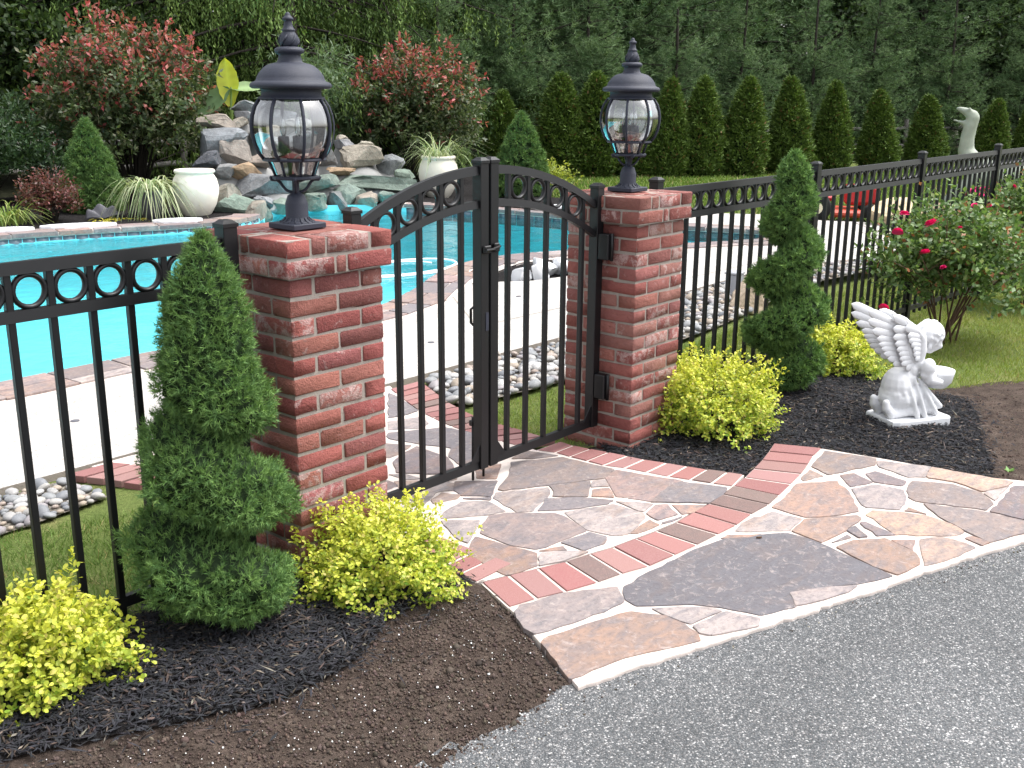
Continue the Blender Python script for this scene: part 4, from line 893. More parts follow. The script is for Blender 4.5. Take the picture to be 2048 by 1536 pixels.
def cap(parent, x, z, w=.055):
    bm = bmesh.new(); h = w/2
    rings = [[bm.verts.new((x+sx*a, FY+sy*a, zz)) for sx, sy in ((-1, -1), (1, -1), (1, 1), (-1, 1))] for a, zz in ((h+.003, z), (h+.003, z+.012), (h-.004, z+.017), (h*.55, z+.024))]
    for a, b in zip(rings, rings[1:]):
        for k in range(4): bm.faces.new((a[k], a[(k+1) % 4], b[(k+1) % 4], b[k]))
    bm.faces.new(rings[-1]); bm.faces.new(rings[0][::-1])
    return link('post_cap', bm_mesh('post_cap', bm), parent, MAT['black_metal'])
def gate_leaf(label, hinge_x, meet_x, px, sign):
    root = empty('gate_leaf', (0, 0, 0), 0, label, 'gate', 'two leaves of the arched black gate')
    bar('hinge_stile', root, hinge_x, .065, 1.262, .05, .05); cap(root, hinge_x, 1.262, .05)
    bar('meeting_stile', root, meet_x, .065, 1.415, .05, .05); cap(root, meet_x, 1.415, .05)
    lo, hi = sorted((hinge_x, meet_x)); lo += .025; hi -= .025
    xs = np.linspace(lo, hi, 18)
    rail_along('top_rail', root, xs, arch); rail_along('lower_arch_rail', root, xs, lambda x: arch(x)-.142, .032)
    rail_along('bottom_rail', root, [lo, hi], lambda x: .104, .038)
    for x in px:
        bar('picket', root, x, .1, arch(x)-.02)
    for a, b in zip(px, px[1:]):
        x = (a+b)/2; ring(root, x, (arch(x)-.036+arch(x)-.142)/2, min(.0475, (b-a-.022)/2-.002))
    for xb, sg in ((hinge_x, -sign), (meet_x, sign)):
        bm = bmesh.new(); x0 = xb+(-sg)*.026 if False else xb - sg*.026
        t = [(x0, .104), (x0 - sg*.06, .104), (x0, .18)]
        f = [bm.verts.new((x, FY-.017, z)) for x, z in t]; b_ = [bm.verts.new((x, FY-.013, z)) for x, z in t]
        bm.faces.new(f); bm.faces.new(b_[::-1])
        for k in range(3): bm.faces.new((f[k], b_[k], b_[(k+1) % 3], f[(k+1) % 3]))
        bmesh.ops.recalc_face_normals(bm, faces=bm.faces)
        link('corner_gusset', bm_mesh('corner_gusset', bm), root, MAT['black_metal'])
    return root
gl = gate_leaf('left leaf of the arched black metal gate, against the near pillar', .056, .768, [.163, .282, .402, .523, .645], 1)
gr = gate_leaf('right leaf of the arched black metal gate, hinged to the far pillar', 1.600, .832, [.944, 1.076, 1.212, 1.347, 1.484], -1)
# latch and drop rods
for o_, x in ((gl, .752), (gr, .823)):
    link('drop_rod', tube_mesh('drop_rod', [(x, FY+.034, .0), (x, FY+.034, .30)], .006, 8), o_, MAT['black_metal'])
    link('rod_bracket', box_mesh('rod_bracket', x-.014, x+.014, FY+.0255, FY+.046, .26, .285, .002), o_, MAT['black_metal'])
bm = bmesh.new(); add_box(bm, .75, .792, FY-.042, FY-.0265, 1.038, 1.072, .004); add_tube(bm, [(.75, FY-.05, 1.055), (.80, FY-.05, 1.056)], .006, 8)
link('gravity_latch', bm_mesh('gravity_latch', bm), gl, MAT['black_metal'])
bm = bmesh.new(); add_box(bm, .815, .85, FY-.04, FY-.0265, 1.04, 1.078, .004); add_tube(bm, [(.80, FY-.048, 1.058), (.84, FY-.048, 1.064)], .005, 8)
link('latch_keeper', bm_mesh('latch_keeper', bm), gr, MAT['black_metal'])
bm = bmesh.new(); add_tube(bm, [(.752, FY+.027, .80), (.75, FY+.042, .79), (.75, FY+.042, .73), (.752, FY+.027, .72)], .006, 8)
link('pull_handle', bm_mesh('pull_handle', bm, True), gl, MAT['black_metal'])
bm = bmesh.new(); add_box(bm, .772, .79, FY-.0275, FY-.0252, .70, .78)
link('lock_plate', bm_mesh('lock_plate', bm), gl, MAT['lamp_metal'])
for o_, xa, xb in ((gr, 1.578, 1.6265), (gl, .0025, .05)):
    for z in (.985, .285):
        bm = bmesh.new(); add_box(bm, xa, xb, FY-.088, FY-.0265, z-.062, z+.062, .004)
        h_ = link('hinge', bm_mesh('hinge', bm), o_, MAT['black_metal'])
        bm = bmesh.new(); add_tube(bm, [((xa+xb)/2, FY-.094, z-.066), ((xa+xb)/2, FY-.094, z+.066)], .009, 8)
        link('hinge_pin', bm_mesh('hinge_pin', bm, True), h_, MAT['black_metal'])

def fence(label, posts, x_from, x_to, gz=lambda x: -0.03, slack=0):
    root = empty('metal_fence', ((x_from+x_to)/2, FY, 0), 0, label, 'fence', 'black metal fences either side of the gate')
    root.location = (0, 0, 0)
    for x in posts:
        bar('post', root, x, gz(x)-.1, 1.262, .055, .055); cap(root, x, 1.262)
    edges = sorted([x for x in posts]); pitch = .125
    segs = []
    if x_from < edges[0]-.1: segs.append((x_from, edges[0]-.0275))
    for a, b in zip(edges, edges[1:]): segs.append((a+.0275, b-.0275))
    if x_to > edges[-1]+.1: segs.append((edges[-1]+.0275, x_to))
    for a, b in segs:
        rail_along('top_rail', root, [a, b], lambda x: 1.225, .036); rail_along('middle_rail', root, [a, b], lambda x: 1.085, .034)
        zb = gz((a+b)/2)+.115; rail_along('bottom_rail', root, [a, b], lambda x: gz(x)+.12, .036)
        k = max(1, int((b-a+.065)/pitch)-slack); mg = (b-a-(k-1)*pitch)/2
        xs = [a+mg+pitch*i for i in range(k)]
        for x in xs: bar('picket', root, x, gz(x)+.05, 1.2)
        for x, x2 in zip(xs, xs[1:]): ring(root, (x+x2)/2, 1.137, .0475)
    return root
fence('black metal fence with rings left of the near brick pillar', [-.498, -2.36], -2.36, -.498, slack=0)
fence('black metal fence with rings running right from the far brick pillar', [2.115, 3.985, 5.855, 7.725, 9.595], 2.115, 11.4, lambda x: -.02-np.clip((x-4.5)*.03, 0, .3))

# ------------------------------------------------------------------ sculpted solids (voxel remesh)
def add_ball(bm, c, r, rot=None, seg=14):
    r = (r, r, r) if not hasattr(r, '__len__') else r
    mt = Matrix.Translation(c) @ (rot.to_4x4() if rot is not None else Matrix.Identity(4)) @ Matrix.Diagonal((*r, 1))
    nv = max(6, seg*2//3); rows = []
    for j in range(1, nv):
        e = math.pi*j/nv; rows.append([bm.verts.new(mt @ Vector((math.sin(e)*math.cos(2*math.pi*k/seg), math.sin(e)*math.sin(2*math.pi*k/seg), math.cos(e)))) for k in range(seg)])
    a, b = bm.verts.new(mt @ Vector((0, 0, 1))), bm.verts.new(mt @ Vector((0, 0, -1)))
    for k in range(seg):
        k2 = (k+1) % seg; bm.faces.new((a, rows[0][k], rows[0][k2])); bm.faces.new((b, rows[-1][k2], rows[-1][k]))
        for p, q in zip(rows, rows[1:]): bm.faces.new((p[k], q[k], q[k2], p[k2]))
def add_limb(bm, pts, rads, k=10):
    pts = [Vector(p) for p in pts]
    for a, b, ra, rb in zip(pts, pts[1:], rads, rads[1:]):
        for i in range(k+1):
            t = i/k; add_ball(bm, a.lerp(b, t), ra+(rb-ra)*t, None, 10)
def remesh(name, bm, voxel, smooth=5):
    me = bpy.data.meshes.new(name+'_raw'); bm.to_mesh(me); bm.free()
    o = bpy.data.objects.new(name+'_raw', me); COL.objects.link(o)
    md = o.modifiers.new('r', 'REMESH'); md.mode = 'VOXEL'; md.voxel_size = voxel
    ms = o.modifiers.new('s', 'SMOOTH'); ms.iterations = smooth; ms.factor = .5
    bpy.context.view_layer.update()
    dg = bpy.context.evaluated_depsgraph_get()
    out = bpy.data.meshes.new_from_object(o.evaluated_get(dg)); out.name = name
    bpy.data.objects.remove(o); bpy.data.meshes.remove(me)
    out.polygons.foreach_set('use_smooth', np.ones(len(out.polygons), dtype=bool))
    return out

# ------------------------------------------------------------------ clipped spiral spruces
def spruce(name, loc, h, prof, turns, phase, depth, label, n_sprig=6500, tint=1.0, lean=(0, 0), group='clipped spiral evergreens by the pillars', t0=.3, nlen=(.02, .036), nw=.0034, hand=1, gw=.13):
    root = empty(name, loc, 0, label, 'evergreen', group)
    tp = np.array([q[0] for q in prof]); rp = np.array([q[1] for q in prof])
    def rad(t, th):
        r = np.interp(t, tp, rp)
        ph = (t*turns - hand*th/(2*np.pi) + phase) % 1.0
        g = np.exp(-((ph-.5)/gw)**2)
        k = np.clip((t-t0)/.3, 0, 1)
        lump = 1 + .07*np.sin(th*4+t*23) + .06*np.sin(th*7-t*41+2) + .05*np.sin(th*13+t*70) + .035*np.sin(th*21-t*110)
        return r*(1-depth*g*k)*lump
    def ctr(t): return np.stack([lean[0]*(1-t), lean[1]*(1-t)], -1)
    def P(t, th, sc=1.0):
        r = rad(t, th)*sc; c = ctr(t); return np.stack([c[..., 0]+r*np.cos(th), c[..., 1]+r*np.sin(th), h*(1-t)+.02], -1)
    # closed dark core, added to block the view through the needles
    nt, na = 60, 40; T, A = np.meshgrid(np.linspace(.02, 1, nt), np.linspace(0, 2*np.pi, na, endpoint=False), indexing='ij')
    V = P(T, A, .86).reshape(-1, 3); i, j = np.meshgrid(np.arange(nt-1), np.arange(na), indexing='ij'); i, j = i.ravel(), j.ravel(); j2 = (j+1) % na
    core = np_mesh('filler_core', V, [np.column_stack([i*na+j, i*na+j2, (i+1)*na+j2, (i+1)*na+j])], True)
    link('filler_core', core, root, MAT['core_green'])
    link('trunk', tube_mesh('trunk', [(0, 0, -.12), (0, 0, .1), (lean[0]*.3, lean[1]*.3, h*.4), (lean[0]*.9, lean[1]*.9, h*.9)], [.022, .02, .014, .005], 8), root, MAT['bark'])
    f = Fol(); cand = R.random(n_sprig*3); thc = R.uniform(0, 2*np.pi, n_sprig*3)
    w = np.interp(cand, tp, rp)/rp.max()+.1; keep = R.random(len(cand)) < w; t = cand[keep][:n_sprig]; th = thc[keep][:n_sprig]; n = len(t)
    p = P(t, th, 1.0); e = 1e-3
    du = P(t, th+e)-p; dv = P(np.clip(t+e, 0, 1.01), th)-p; nr = unit(np.cross(dv, du)); nr = np.where((np.sum(nr[:, :2]*np.column_stack([np.cos(th), np.sin(th)]), 1) < 0)[:, None], -nr, nr)
    out = unit(nr + np.array([0, 0, .45]) + R.normal(0, .25, (n, 3)))
    base = p - nr*R.uniform(.0, .03, n)[:, None]
    k = 14
    clump = 0.5+.5*np.sin(th*7+t*37)*np.sin(th*3-t*51)
    c0 = mixcol(np.array((0.060, 0.125, 0.042))*tint, np.array((0.175, 0.285, 0.078))*tint, np.clip(.25*clump+.75*R.random(n)**1.5, 0, 1))
    bb = np.repeat(base, k, 0) + np.repeat(out, k, 0)*R.uniform(0, .022, (n*k, 1)); dd = unit(np.repeat(out, k, 0) + R.normal(0, .55, (n*k, 3)))
    cc = np.repeat(c0, k, 0)*(1+R.uniform(-.25, .25, (n*k, 1)))
    f.needles(bb, dd, R.uniform(*nlen, n*k), nw, cc)
    link('crown', f.mesh('crown'), root, MAT['needle'])
    return root
spruce('spiral_spruce', (-.785, -.02, -.045), 1.31, [(0, .004), (.03, .03), (.07, .062), (.12, .092), (.2, .118), (.29, .142), (.42, .18), (.6, .222), (.77, .262), (.88, .235), (.97, .18), (1, .12)], 4.0, .32, .82,
       'large clipped spiral spruce in front of the left fence beside the near pillar', 13000, 1.2, (.05, .02), t0=.26, gw=.17, nlen=(.013, .024), nw=.0025)
spruce('spiral_spruce', (3.12, -.08, -.045), 1.41, [(0, .006), (.04, .05), (.09, .085), (.17, .118), (.33, .17), (.5, .2), (.66, .235), (.8, .225), (.92, .19), (1, .12)], 4.3, .49, .98,
       'clipped spiral spruce in front of the right fence behind the statue', 9000, 1.25, (-.02, .02), t0=.05, nlen=(.018, .032), nw=.0045, hand=-1, gw=.22)
def cone_spruce(name, loc, h, r, label, tint, n=3000, nw=.012, nl=(.04, .08), group='small cone shaped spruces in the pool beds'):
    return spruce(name, loc, h, [(0, .02*r), (.1, .22*r), (.4, .62*r), (.7, .9*r), (.9, r), (1, .8*r)], 1.4, .2, .12, label, n, tint, (0, 0), group, .2, nl, nw)
cone_spruce('cone_spruce', (4.9, 11.3, .03), 1.25, .40, 'green cone spruce left of the variegated grass beyond the pool', 1.0)
c2 = cone_spruce('cone_spruce', (10.95, 8.6, .03), 1.33, .46, 'blue green cone spruce behind the gate arch, in front of the arborvitae', 1.0, 2600)
cone_spruce('cone_spruce', (3.55, 14.0, .03), 2.5, .85, 'tall conifer at the left edge of the photo beyond the pool', .8, 3500, .02, (.07, .13))

# ------------------------------------------------------------------ golden barberries
def barberry(loc, rx, rz_, label, seed, n_tw=900, leaf=.0165, ylw=1.0):
    root = empty('golden_barberry', loc, 0, label, 'shrub', 'low golden yellow shrubs')
    f = Fol(); g = np.random.default_rng(seed)
    u = g.random(n_tw); th = g.uniform(0, 2*np.pi, n_tw); el = np.arcsin(np.clip(u*1.22-.22, -1, 1))
    dirn = np.column_stack([np.cos(el)*np.cos(th), np.cos(el)*np.sin(th), np.sin(el)])
    lump = 1 + .15*np.sin(th*3+seed)*np.cos(el*4) + .12*np.sin(th*6+seed*2+el*5) + .08*np.sin(th*11-el*9)
    depth = g.choice([.97, .82, .64], n_tw, p=[.56, .28, .16])
    tipp = dirn*np.array([rx, rx, rz_])*(lump*depth*np.where(g.random(n_tw) < .07, g.uniform(1.08, 1.24, n_tw), g.uniform(.9, 1.08, n_tw)))[:, None] + np.array([0, 0, rz_*.36])
    tipp[:, 2] = np.maximum(tipp[:, 2], .015)
    out = unit(dirn*np.array([1, 1, .8]) + np.array([0, 0, .35]) + g.normal(0, .3, (n_tw, 3)))
    k = 11
    s = np.tile(np.linspace(0, 1, k), n_tw)
    b = np.repeat(tipp, k, 0) - np.repeat(out, k, 0)*(s*.06)[:, None] + g.normal(0, .004, (n_tw*k, 3))
    d = unit(np.repeat(out, k, 0)*.55 + g.normal(0, .75, (n_tw*k, 3)))
    tw = np.repeat(g.random(n_tw), k)
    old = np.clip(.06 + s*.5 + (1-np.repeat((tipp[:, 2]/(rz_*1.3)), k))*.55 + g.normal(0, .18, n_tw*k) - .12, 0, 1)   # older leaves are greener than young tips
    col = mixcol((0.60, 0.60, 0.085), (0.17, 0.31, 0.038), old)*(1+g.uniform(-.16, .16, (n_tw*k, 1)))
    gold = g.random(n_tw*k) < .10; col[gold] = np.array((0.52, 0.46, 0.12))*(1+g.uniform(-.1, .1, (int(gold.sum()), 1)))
    nrm = unit(np.array([0, 0, 1.0]) + np.repeat(dirn, k, 0)*.6 + g.normal(0, .45, (n_tw*k, 3)))
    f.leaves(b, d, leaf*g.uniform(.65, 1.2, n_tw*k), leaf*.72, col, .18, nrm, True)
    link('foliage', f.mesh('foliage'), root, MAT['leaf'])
    bm = bmesh.new()
    for i in range(26):
        q = tipp[g.integers(n_tw)]; add_tube(bm, [(q[0]*.08, q[1]*.08, -.06), (q[0]*.45, q[1]*.45, q[2]*.5), (q[0]*.92, q[1]*.92, q[2]*.93)], [.005, .0035, .0015], 5)
    link('stems', bm_mesh('stems', bm), root, MAT['twig'])
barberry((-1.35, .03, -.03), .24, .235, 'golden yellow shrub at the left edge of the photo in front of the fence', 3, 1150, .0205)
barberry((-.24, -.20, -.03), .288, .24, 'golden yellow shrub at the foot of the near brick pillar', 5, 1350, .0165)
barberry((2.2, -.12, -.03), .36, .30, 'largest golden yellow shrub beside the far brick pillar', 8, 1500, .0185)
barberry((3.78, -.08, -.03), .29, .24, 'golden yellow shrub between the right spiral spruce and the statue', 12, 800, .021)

# ------------------------------------------------------------------ rose bushes
def flower(parent, loc, r, col, g):
    bm = bmesh.new()
    for ringi, (k, rr, tilt, zz) in enumerate(((8, 1.0, .05, -.05), (8, .95, .4, .0), (7, .85, .75, .05), (6, .65, 1.05, .1), (5, .4, 1.3, .15))):
        for i in range(k):
            a = 2*math.pi*i/k + ringi*.5; e = Vector((math.cos(a)*math.cos(tilt), math.sin(a)*math.cos(tilt), math.sin(tilt))); s = Vector((-math.sin(a), math.cos(a), 0))
            b = Vector((0, 0, zz*r)); w = r*rr*.62
            q = [b, b+e*r*rr*.55-s*w, b+e*r*rr-s*w*.6+Vector((0, 0, .06*r)), b+e*r*rr*1.05, b+e*r*rr+s*w*.6+Vector((0, 0, .06*r)), b+e*r*rr*.55+s*w]
            bm.faces.new([bm.verts.new(v) for v in q])
    me = bm_mesh('flower', bm, True)
    return link('flower', me, parent, MAT['petal'], loc, (g.normal(0, .4), g.normal(0, .4), g.uniform(0, 6)), None, col)
def leafy(f, tips, outs, k, leaf, wd, colf, g, back=.2, spread=.8, fold=.15, flatn=.5):
    n = len(tips); s = np.tile(np.linspace(0, 1, k), n)
    b = np.repeat(tips, k, 0) - np.repeat(outs, k, 0)*(s*back)[:, None] + g.normal(0, back*.06, (n*k, 3))
    d = unit(np.repeat(outs, k, 0)*.5 + g.normal(0, spread, (n*k, 3)))
    nrm = unit(np.array([0, 0, 1.0]) + g.normal(0, flatn, (n*k, 3)))
    f.leaves(b, d, leaf*g.uniform(.6, 1.2, n*k), wd, colf(n*k, s, np.repeat(tips, k, 0)), fold, nrm)
def rose(loc, rx, h, label, seed, flowers, n_tw=520):
    root = empty('rose_bush', loc, 0, label, 'rose bush', 'red flowering rose bushes by the right fence'); g = np.random.default_rng(seed)
    canes = []; bm = bmesh.new()
    for i in range(15):
        a = g.uniform(0, 6.28); r = rx*g.uniform(.35, .95); hh = h*g.uniform(.55, .95)
        b = Vector((g.normal(0, .05), g.normal(0, .05), -.06)); e = Vector((math.cos(a)*r, math.sin(a)*r, hh)); m = b.lerp(e, .5)+Vector((math.cos(a)*r*-.1, math.sin(a)*r*-.1, .05))
        pts = [b, b.lerp(m, .5), m, m.lerp(e, .55)+Vector((0, 0, .04)), e]; canes.append(pts)
        add_tube(bm, pts, [.0085, .007, .0055, .004, .002], 6)
        for q in range(2):
            s = pts[2].lerp(pts[3], g.random()); e2 = s+Vector((g.normal(0, .2), g.normal(0, .2), g.uniform(.1, .3))); add_tube(bm, [s, e2], [.004, .0015], 5)
    bm_ = bm_mesh('canes', bm, True); link('canes', bm_, root, MAT['twig'])
    u = g.random(n_tw); th = g.uniform(0, 6.283, n_tw); el = np.arcsin(np.clip(u*1.5-.5, -1, 1))
    rad = (g.random(n_tw)**.45)*(1+.16*np.sin(th*4+seed)+.12*np.sin(th*7+el*5))
    tip = np.column_stack([np.cos(el)*np.cos(th)*rx, np.cos(el)*np.sin(th)*rx, np.sin(el)*h*.46])*rad[:, None] + np.array([0, 0, h*.60])
    out = unit(tip-np.array([0, 0, h*.3]) + g.normal(0, .25, (n_tw, 3)))
    def cf(m, s, p):
        c = mixcol((0.06, 0.12, 0.035), (0.15, 0.23, 0.07), g.random(m)); pale = g.random(m) < .12; c[pale] = (0.24, 0.29, 0.12); rd = g.random(m) < .05; c[rd] = (0.30, 0.12, 0.06); return c*(1+g.uniform(-.2, .2, (m, 1)))
    f = Fol(); leafy(f, tip, out, 13, .052, .032, cf, g, .2, .8); link('foliage', f.mesh('foliage'), root, MAT['leaf'])
    for (x, y, z), r in flowers:
        flower(root, (x-loc[0], y-loc[1], z-loc[2]), r*.78, (0.74, 0.025, 0.19), g)
    return root
rose((5.45, -.22, -.08), .70, 1.03, 'large rose bush with pink red blooms behind the statue', 4,
     [((4.72, -.3, .86), .062), ((4.28, -.27, .96), .042), ((4.2, -.27, .85), .046), ((4.6, -.32, .68), .05), ((5.25, -.4, .68), .022), ((5.5, -.4, .70), .02), ((6.0, -.25, .60), .02), ((5.9, -.2, .89), .035), ((4.15, -.25, .36), .045), ((6.1, -.25, .88), .03), ((5.0, -.4, .82), .022), ((4.9, -.35, .55), .03), ((5.6, -.5, .5), .024)], 780)
rose((7.6, -.25, -.13), .62, 1.15, 'rose bush at the right edge of the photo beside the fence', 9,
     [((7.05, -.2, .48), .042), ((7.3, -.2, .55), .055), ((7.5, -.35, .2), .04), ((7.2, -.1, .95), .035)], 800)

# ------------------------------------------------------------------ kneeling angel statue
AU = np.array([.857, -.515]); AV = np.array([.515, .857]); AO = np.array([3.055, -.855, -.035])
ang = empty('angel_statue', (float(AO[0]), float(AO[1]), float(AO[2])), math.atan2(AU[1], AU[0]), 'white kneeling angel statue holding a bowl on the mulch', 'statue')
bm = bmesh.new(); g = np.random.default_rng(2)
pl = [(-.185, -.125), (-.15, -.14), (.02, -.135), (.17, -.14), (.19, -.12), (.185, .1), (.17, .125), (-.1, .13), (-.19, .1)]
link('plinth', prism('plinth', pl, -.01, .058, .008, .01), ang, MAT['statue'])
U = lambda x, y, v=0.0: Vector(((x-860)*.00066-.01, v, (1395-y)*.00053))
bm = bmesh.new()
# dress: hips, lap, knees
add_ball(bm, U(745, 1000), (.082, .088, .115)); add_ball(bm, U(770, 1100), (.11, .098, .075)); add_ball(bm, U(700, 1060), (.055, .085, .06)); add_ball(bm, U(840, 1080), (.10, .098, .085)); add_ball(bm, U(960, 1150), (.085, .095, .075)); add_ball(bm, U(1010, 1210), (.075, .1, .05))
add_ball(bm, U(870, 1220), (.12, .105, .045)); add_ball(bm, U(790, 900), (.062, .075, .075)); add_ball(bm, U(830, 810), (.052, .072, .07)); add_ball(bm, U(880, 740), (.052, .08, .055)); add_ball(bm, U(905, 690), (.035, .05, .04))
for i, (x0, y0, x1, y1, v) in enumerate([(760, 880, 860, 1270, -.10), (830, 880, 930, 1280, -.105), (880, 900, 1040, 1250, -.10), (720, 930, 760, 1120, -.085), (930, 950, 1090, 1190, -.085)]):
    add_limb(bm, [U(x0, y0, v*.62), U((x0+x1)/2-8, (y0+y1)/2, v*.92), U(x1, y1, v*.98)], [.011, .013, .016], 8)
# shins and feet behind
for v in (-.055, .05):
    add_limb(bm, [U(800, 1230, v), U(650, 1245, v)], [.03, .028], 5); add_limb(bm, [U(650, 1245, v), U(600, 1180, v), U(590, 1120, v)], [.03, .026, .02], 5)
# neck, head
add_limb(bm, [U(910, 690), U(965, 610)], [.03, .03], 4)
hc = U(1010, 462); add_ball(bm, hc, (.085, .074, .078), None, 18); add_ball(bm, U(1045, 555), (.052, .056, .048)); add_ball(bm, U(1020, 610), (.034, .038, .022)); add_ball(bm, U(1030, 640), (.02, .022, .014))
add_ball(bm, U(1122, 572), (.014, .010, .013)); add_ball(bm, U(1092, 612), (.013, .02, .006)); add_ball(bm, U(1088, 628), (.012, .017, .006)); add_ball(bm, U(1075, 575, -.038), (.018, .016, .018)); add_ball(bm, U(1075, 575, .038), (.018, .016, .018)); add_ball(bm, U(955, 570, -.058), (.014, .01, .018))
for i in range(60):
    a, e = g.uniform(-2.3, 2.3), g.uniform(-.75, 1.4); d = Vector((-math.cos(a)*math.cos(e)*.079, math.sin(a)*math.cos(e)*.069, math.sin(e)*.073))
    add_ball(bm, hc+d, g.uniform(.010, .014), None, 8)
for i in range(8): add_ball(bm, hc+Vector((.078-.10*abs(i-3.5)/3.5*.45, -.056+.016*i, -.012-.004*(i % 2))), .014, None, 8)
# sleeves, forearms
for v, sgn in ((-.085, -1), (.085, 1)):
    add_ball(bm, U(930, 770, v), (.042, .035, .052)); add_limb(bm, [U(930, 810, v), U(945, 895, v*1.1), U(1040, 930, v*1.0)], [.03, .028, .022], 6); add_ball(bm, U(1062, 935, v*.95), (.022, .014, .016))
    for i in range(4): add_limb(bm, [U(1065, 915+i*12, v*.98), U(1100, 925+i*13, v*.92)], [.008, .006], 3)
    add_limb(bm, [U(895, 845, v-.03*sgn*0), U(985, 850, v)], [.02, .02], 3)
body = remesh('body', bm, .0052, 3); link('body', body, ang, MAT['statue'])
bm = bmesh.new(); bc = U(1135, 925); prof = [(.02, -.062), (.055, -.054), (.080, -.022), (.090, .025), (.091, .042), (.081, .042), (.072, .01), (.05, -.018), (.002, -.026)]
rg = add_lathe(bm, [(r, z) for r, z in prof], 28, cx=bc.x, cy=bc.y)
for v in bm.verts: v.co.z += bc.z
bm.faces.new(rg[0][::-1]); link('bowl', bm_mesh('bowl', bm, True), ang, MAT['statue'])
def feather_mesh():
    bm = bmesh.new(); n, m_ = 9, 8
    rows = []
    for i in range(n+1):
        t = i/n; w = .5*min(1, .35+t*1.6)*math.sqrt(max(.002, 1-max(0, (t-.72)/.28)**2))
        rows.append([bm.verts.new((t, w*math.cos(a), .22*w*math.sin(a)+.05*math.sin(math.pi*t))) for a in [2*math.pi*k/m_ for k in range(m_)]])
    for a, b in zip(rows, rows[1:]):
        for k in range(m_): bm.faces.new((a[k], a[(k+1) % m_], b[(k+1) % m_], b[k]))
    bm.faces.new(rows[0][::-1]); bm.faces.new(rows[-1]); me = bm_mesh('feather', bm, True); me.materials.append(MAT['statue']); return me
FM = feather_mesh()
def wing(v0, flare, name, dz=0.0, du=0.0, sc=1.0):
    bm = bmesh.new(); off = Vector((du, 0, dz))
    Q = lambda x, y, v: (U(860+(x-860)*sc, 700+(y-700)*sc, v0+v+flare*(860-x)*.0003)) + off
    add_limb(bm, [Q(870, 740, 0), Q(885, 600, -.008), Q(880, 480, -.008), Q(800, 370, -.005), Q(680, 270, 0), Q(580, 230, 0)], [.03, .03, .026, .02, .016, .012], 6)
    add_limb(bm, [Q(850, 700, .0), Q(740, 520, .0), Q(640, 340, .0)], [.022, .018, .012], 6)
    add_limb(bm, [Q(860, 740, .0), Q(780, 640, .0), Q(700, 480, .0)], [.022, .018, .012], 6)
    w = link(name, remesh(name, bm, .007, 4), ang, MAT['statue'])
    def fe(x0, y0, x1, y1, wd, v):
        a, b = Q(x0, y0, v+.006), Q(x1, y1, v); d = b-a; L = d.length; d.normalize()
        lat = Vector((0, 1, 0)); yv = lat.cross(d).normalized(); zv = d.cross(yv)
        M = Matrix((d, yv, zv)).transposed()
        link('feather', FM, w, None, a, M.to_euler(), (L, wd, .055))
    prim = [(320, 150, 640, 330, .05), (325, 245, 650, 380, .05), (375, 350, 670, 440, .048), (432, 435, 690, 500, .045), (455, 495, 710, 545, .042), (485, 545, 730, 590, .04), (515, 600, 750, 640, .04), (560, 655, 780, 690, .042), (620, 715, 810, 730, .042)]
    for x1, y1, x0, y0, wd in prim: fe(x0, y0, x1, y1, wd, .004)
    sec = [(555, 225, 760, 330, .05), (560, 340, 770, 400, .046), (570, 430, 780, 460, .044), (595, 500, 800, 520, .042), (620, 560, 815, 580, .042), (645, 610, 830, 630, .04), (660, 660, 840, 670, .04), (680, 715, 850, 715, .04), (735, 770, 865, 745, .045)]
    for x1, y1, x0, y0, wd in sec: fe(x0, y0, x1, y1, wd, -.014)
    cov = [(665, 335, 830, 400, .05), (700, 420, 850, 455, .046), (715, 470, 860, 500, .042), (745, 520, 870, 545, .04), (770, 570, 880, 590, .04), (780, 620, 885, 630, .04), (800, 670, 890, 675, .04)]
    for x1, y1, x0, y0, wd in cov: fe(x0, y0, x1, y1, wd, -.028)
    return w
wing(-.045, -.15, 'wing'); wing(.055, .35, 'wing', .012, .015, .97)

# ------------------------------------------------------------------ vases, grasses and ornaments beyond the pool
def vase(loc, s, label):
    root = empty('garden_vase', loc, 0, label, 'vase', 'cream urns beyond the pool')
    prof = [(.0, .0), (.17, .0), (.2, .02), (.28, .16), (.325, .32), (.33, .42), (.305, .53), (.265, .6), (.262, .615), (.285, .625), (.29, .65), (.275, .668), (.24, .668), (.235, .62), (.25, .56), (.25, .5), (.002, .5)]
    link('body', lathe_mesh('body', [(r*s, z*s) for r, z in prof[1:]], 32, True, False), root, MAT['vase_glaze'])
    link('foot', lathe_mesh('foot', [(.165*s, -.03), (.172*s, .004*s)], 24), root, MAT['vase_glaze']); return root
vase((5.62, 9.86, .05), .93, 'cream urn standing left of the rock waterfall'); vase((9.85, 9.42, .05), .98, 'cream urn holding arching grass right of the rock waterfall')
def var_grass(name, loc, n, ln, label, spread=.1, pal=((0.10, 0.18, 0.06), (0.50, 0.52, 0.34)), wd=.018, droop=1.2, lift=1.15, cat='ornamental grass'):
    root = empty(name, loc, 0, label, cat)
    f = Fol(); b = np.column_stack([R.normal(0, spread, (n, 2)), np.zeros(n)]); az = np.arctan2(b[:, 1], b[:, 0])+R.normal(0, .5, n)
    f.blades(b, az, R.uniform(.55, 1.1, n)*ln, wd, mixcol(pal[0], pal[1], R.random(n)**.9), R.uniform(.6, 1.2, n)*droop, 6, R.uniform(.8, 1.2, n)*lift)
    link('blades', f.mesh('blades'), root, MAT['grass'])
    return root
vg = var_grass('variegated_grass', (5.05, 10.05, .42), 170, .72, 'white striped arching grass in a dark pot left of the cream urn', .10, droop=1.75, lift=1.1)
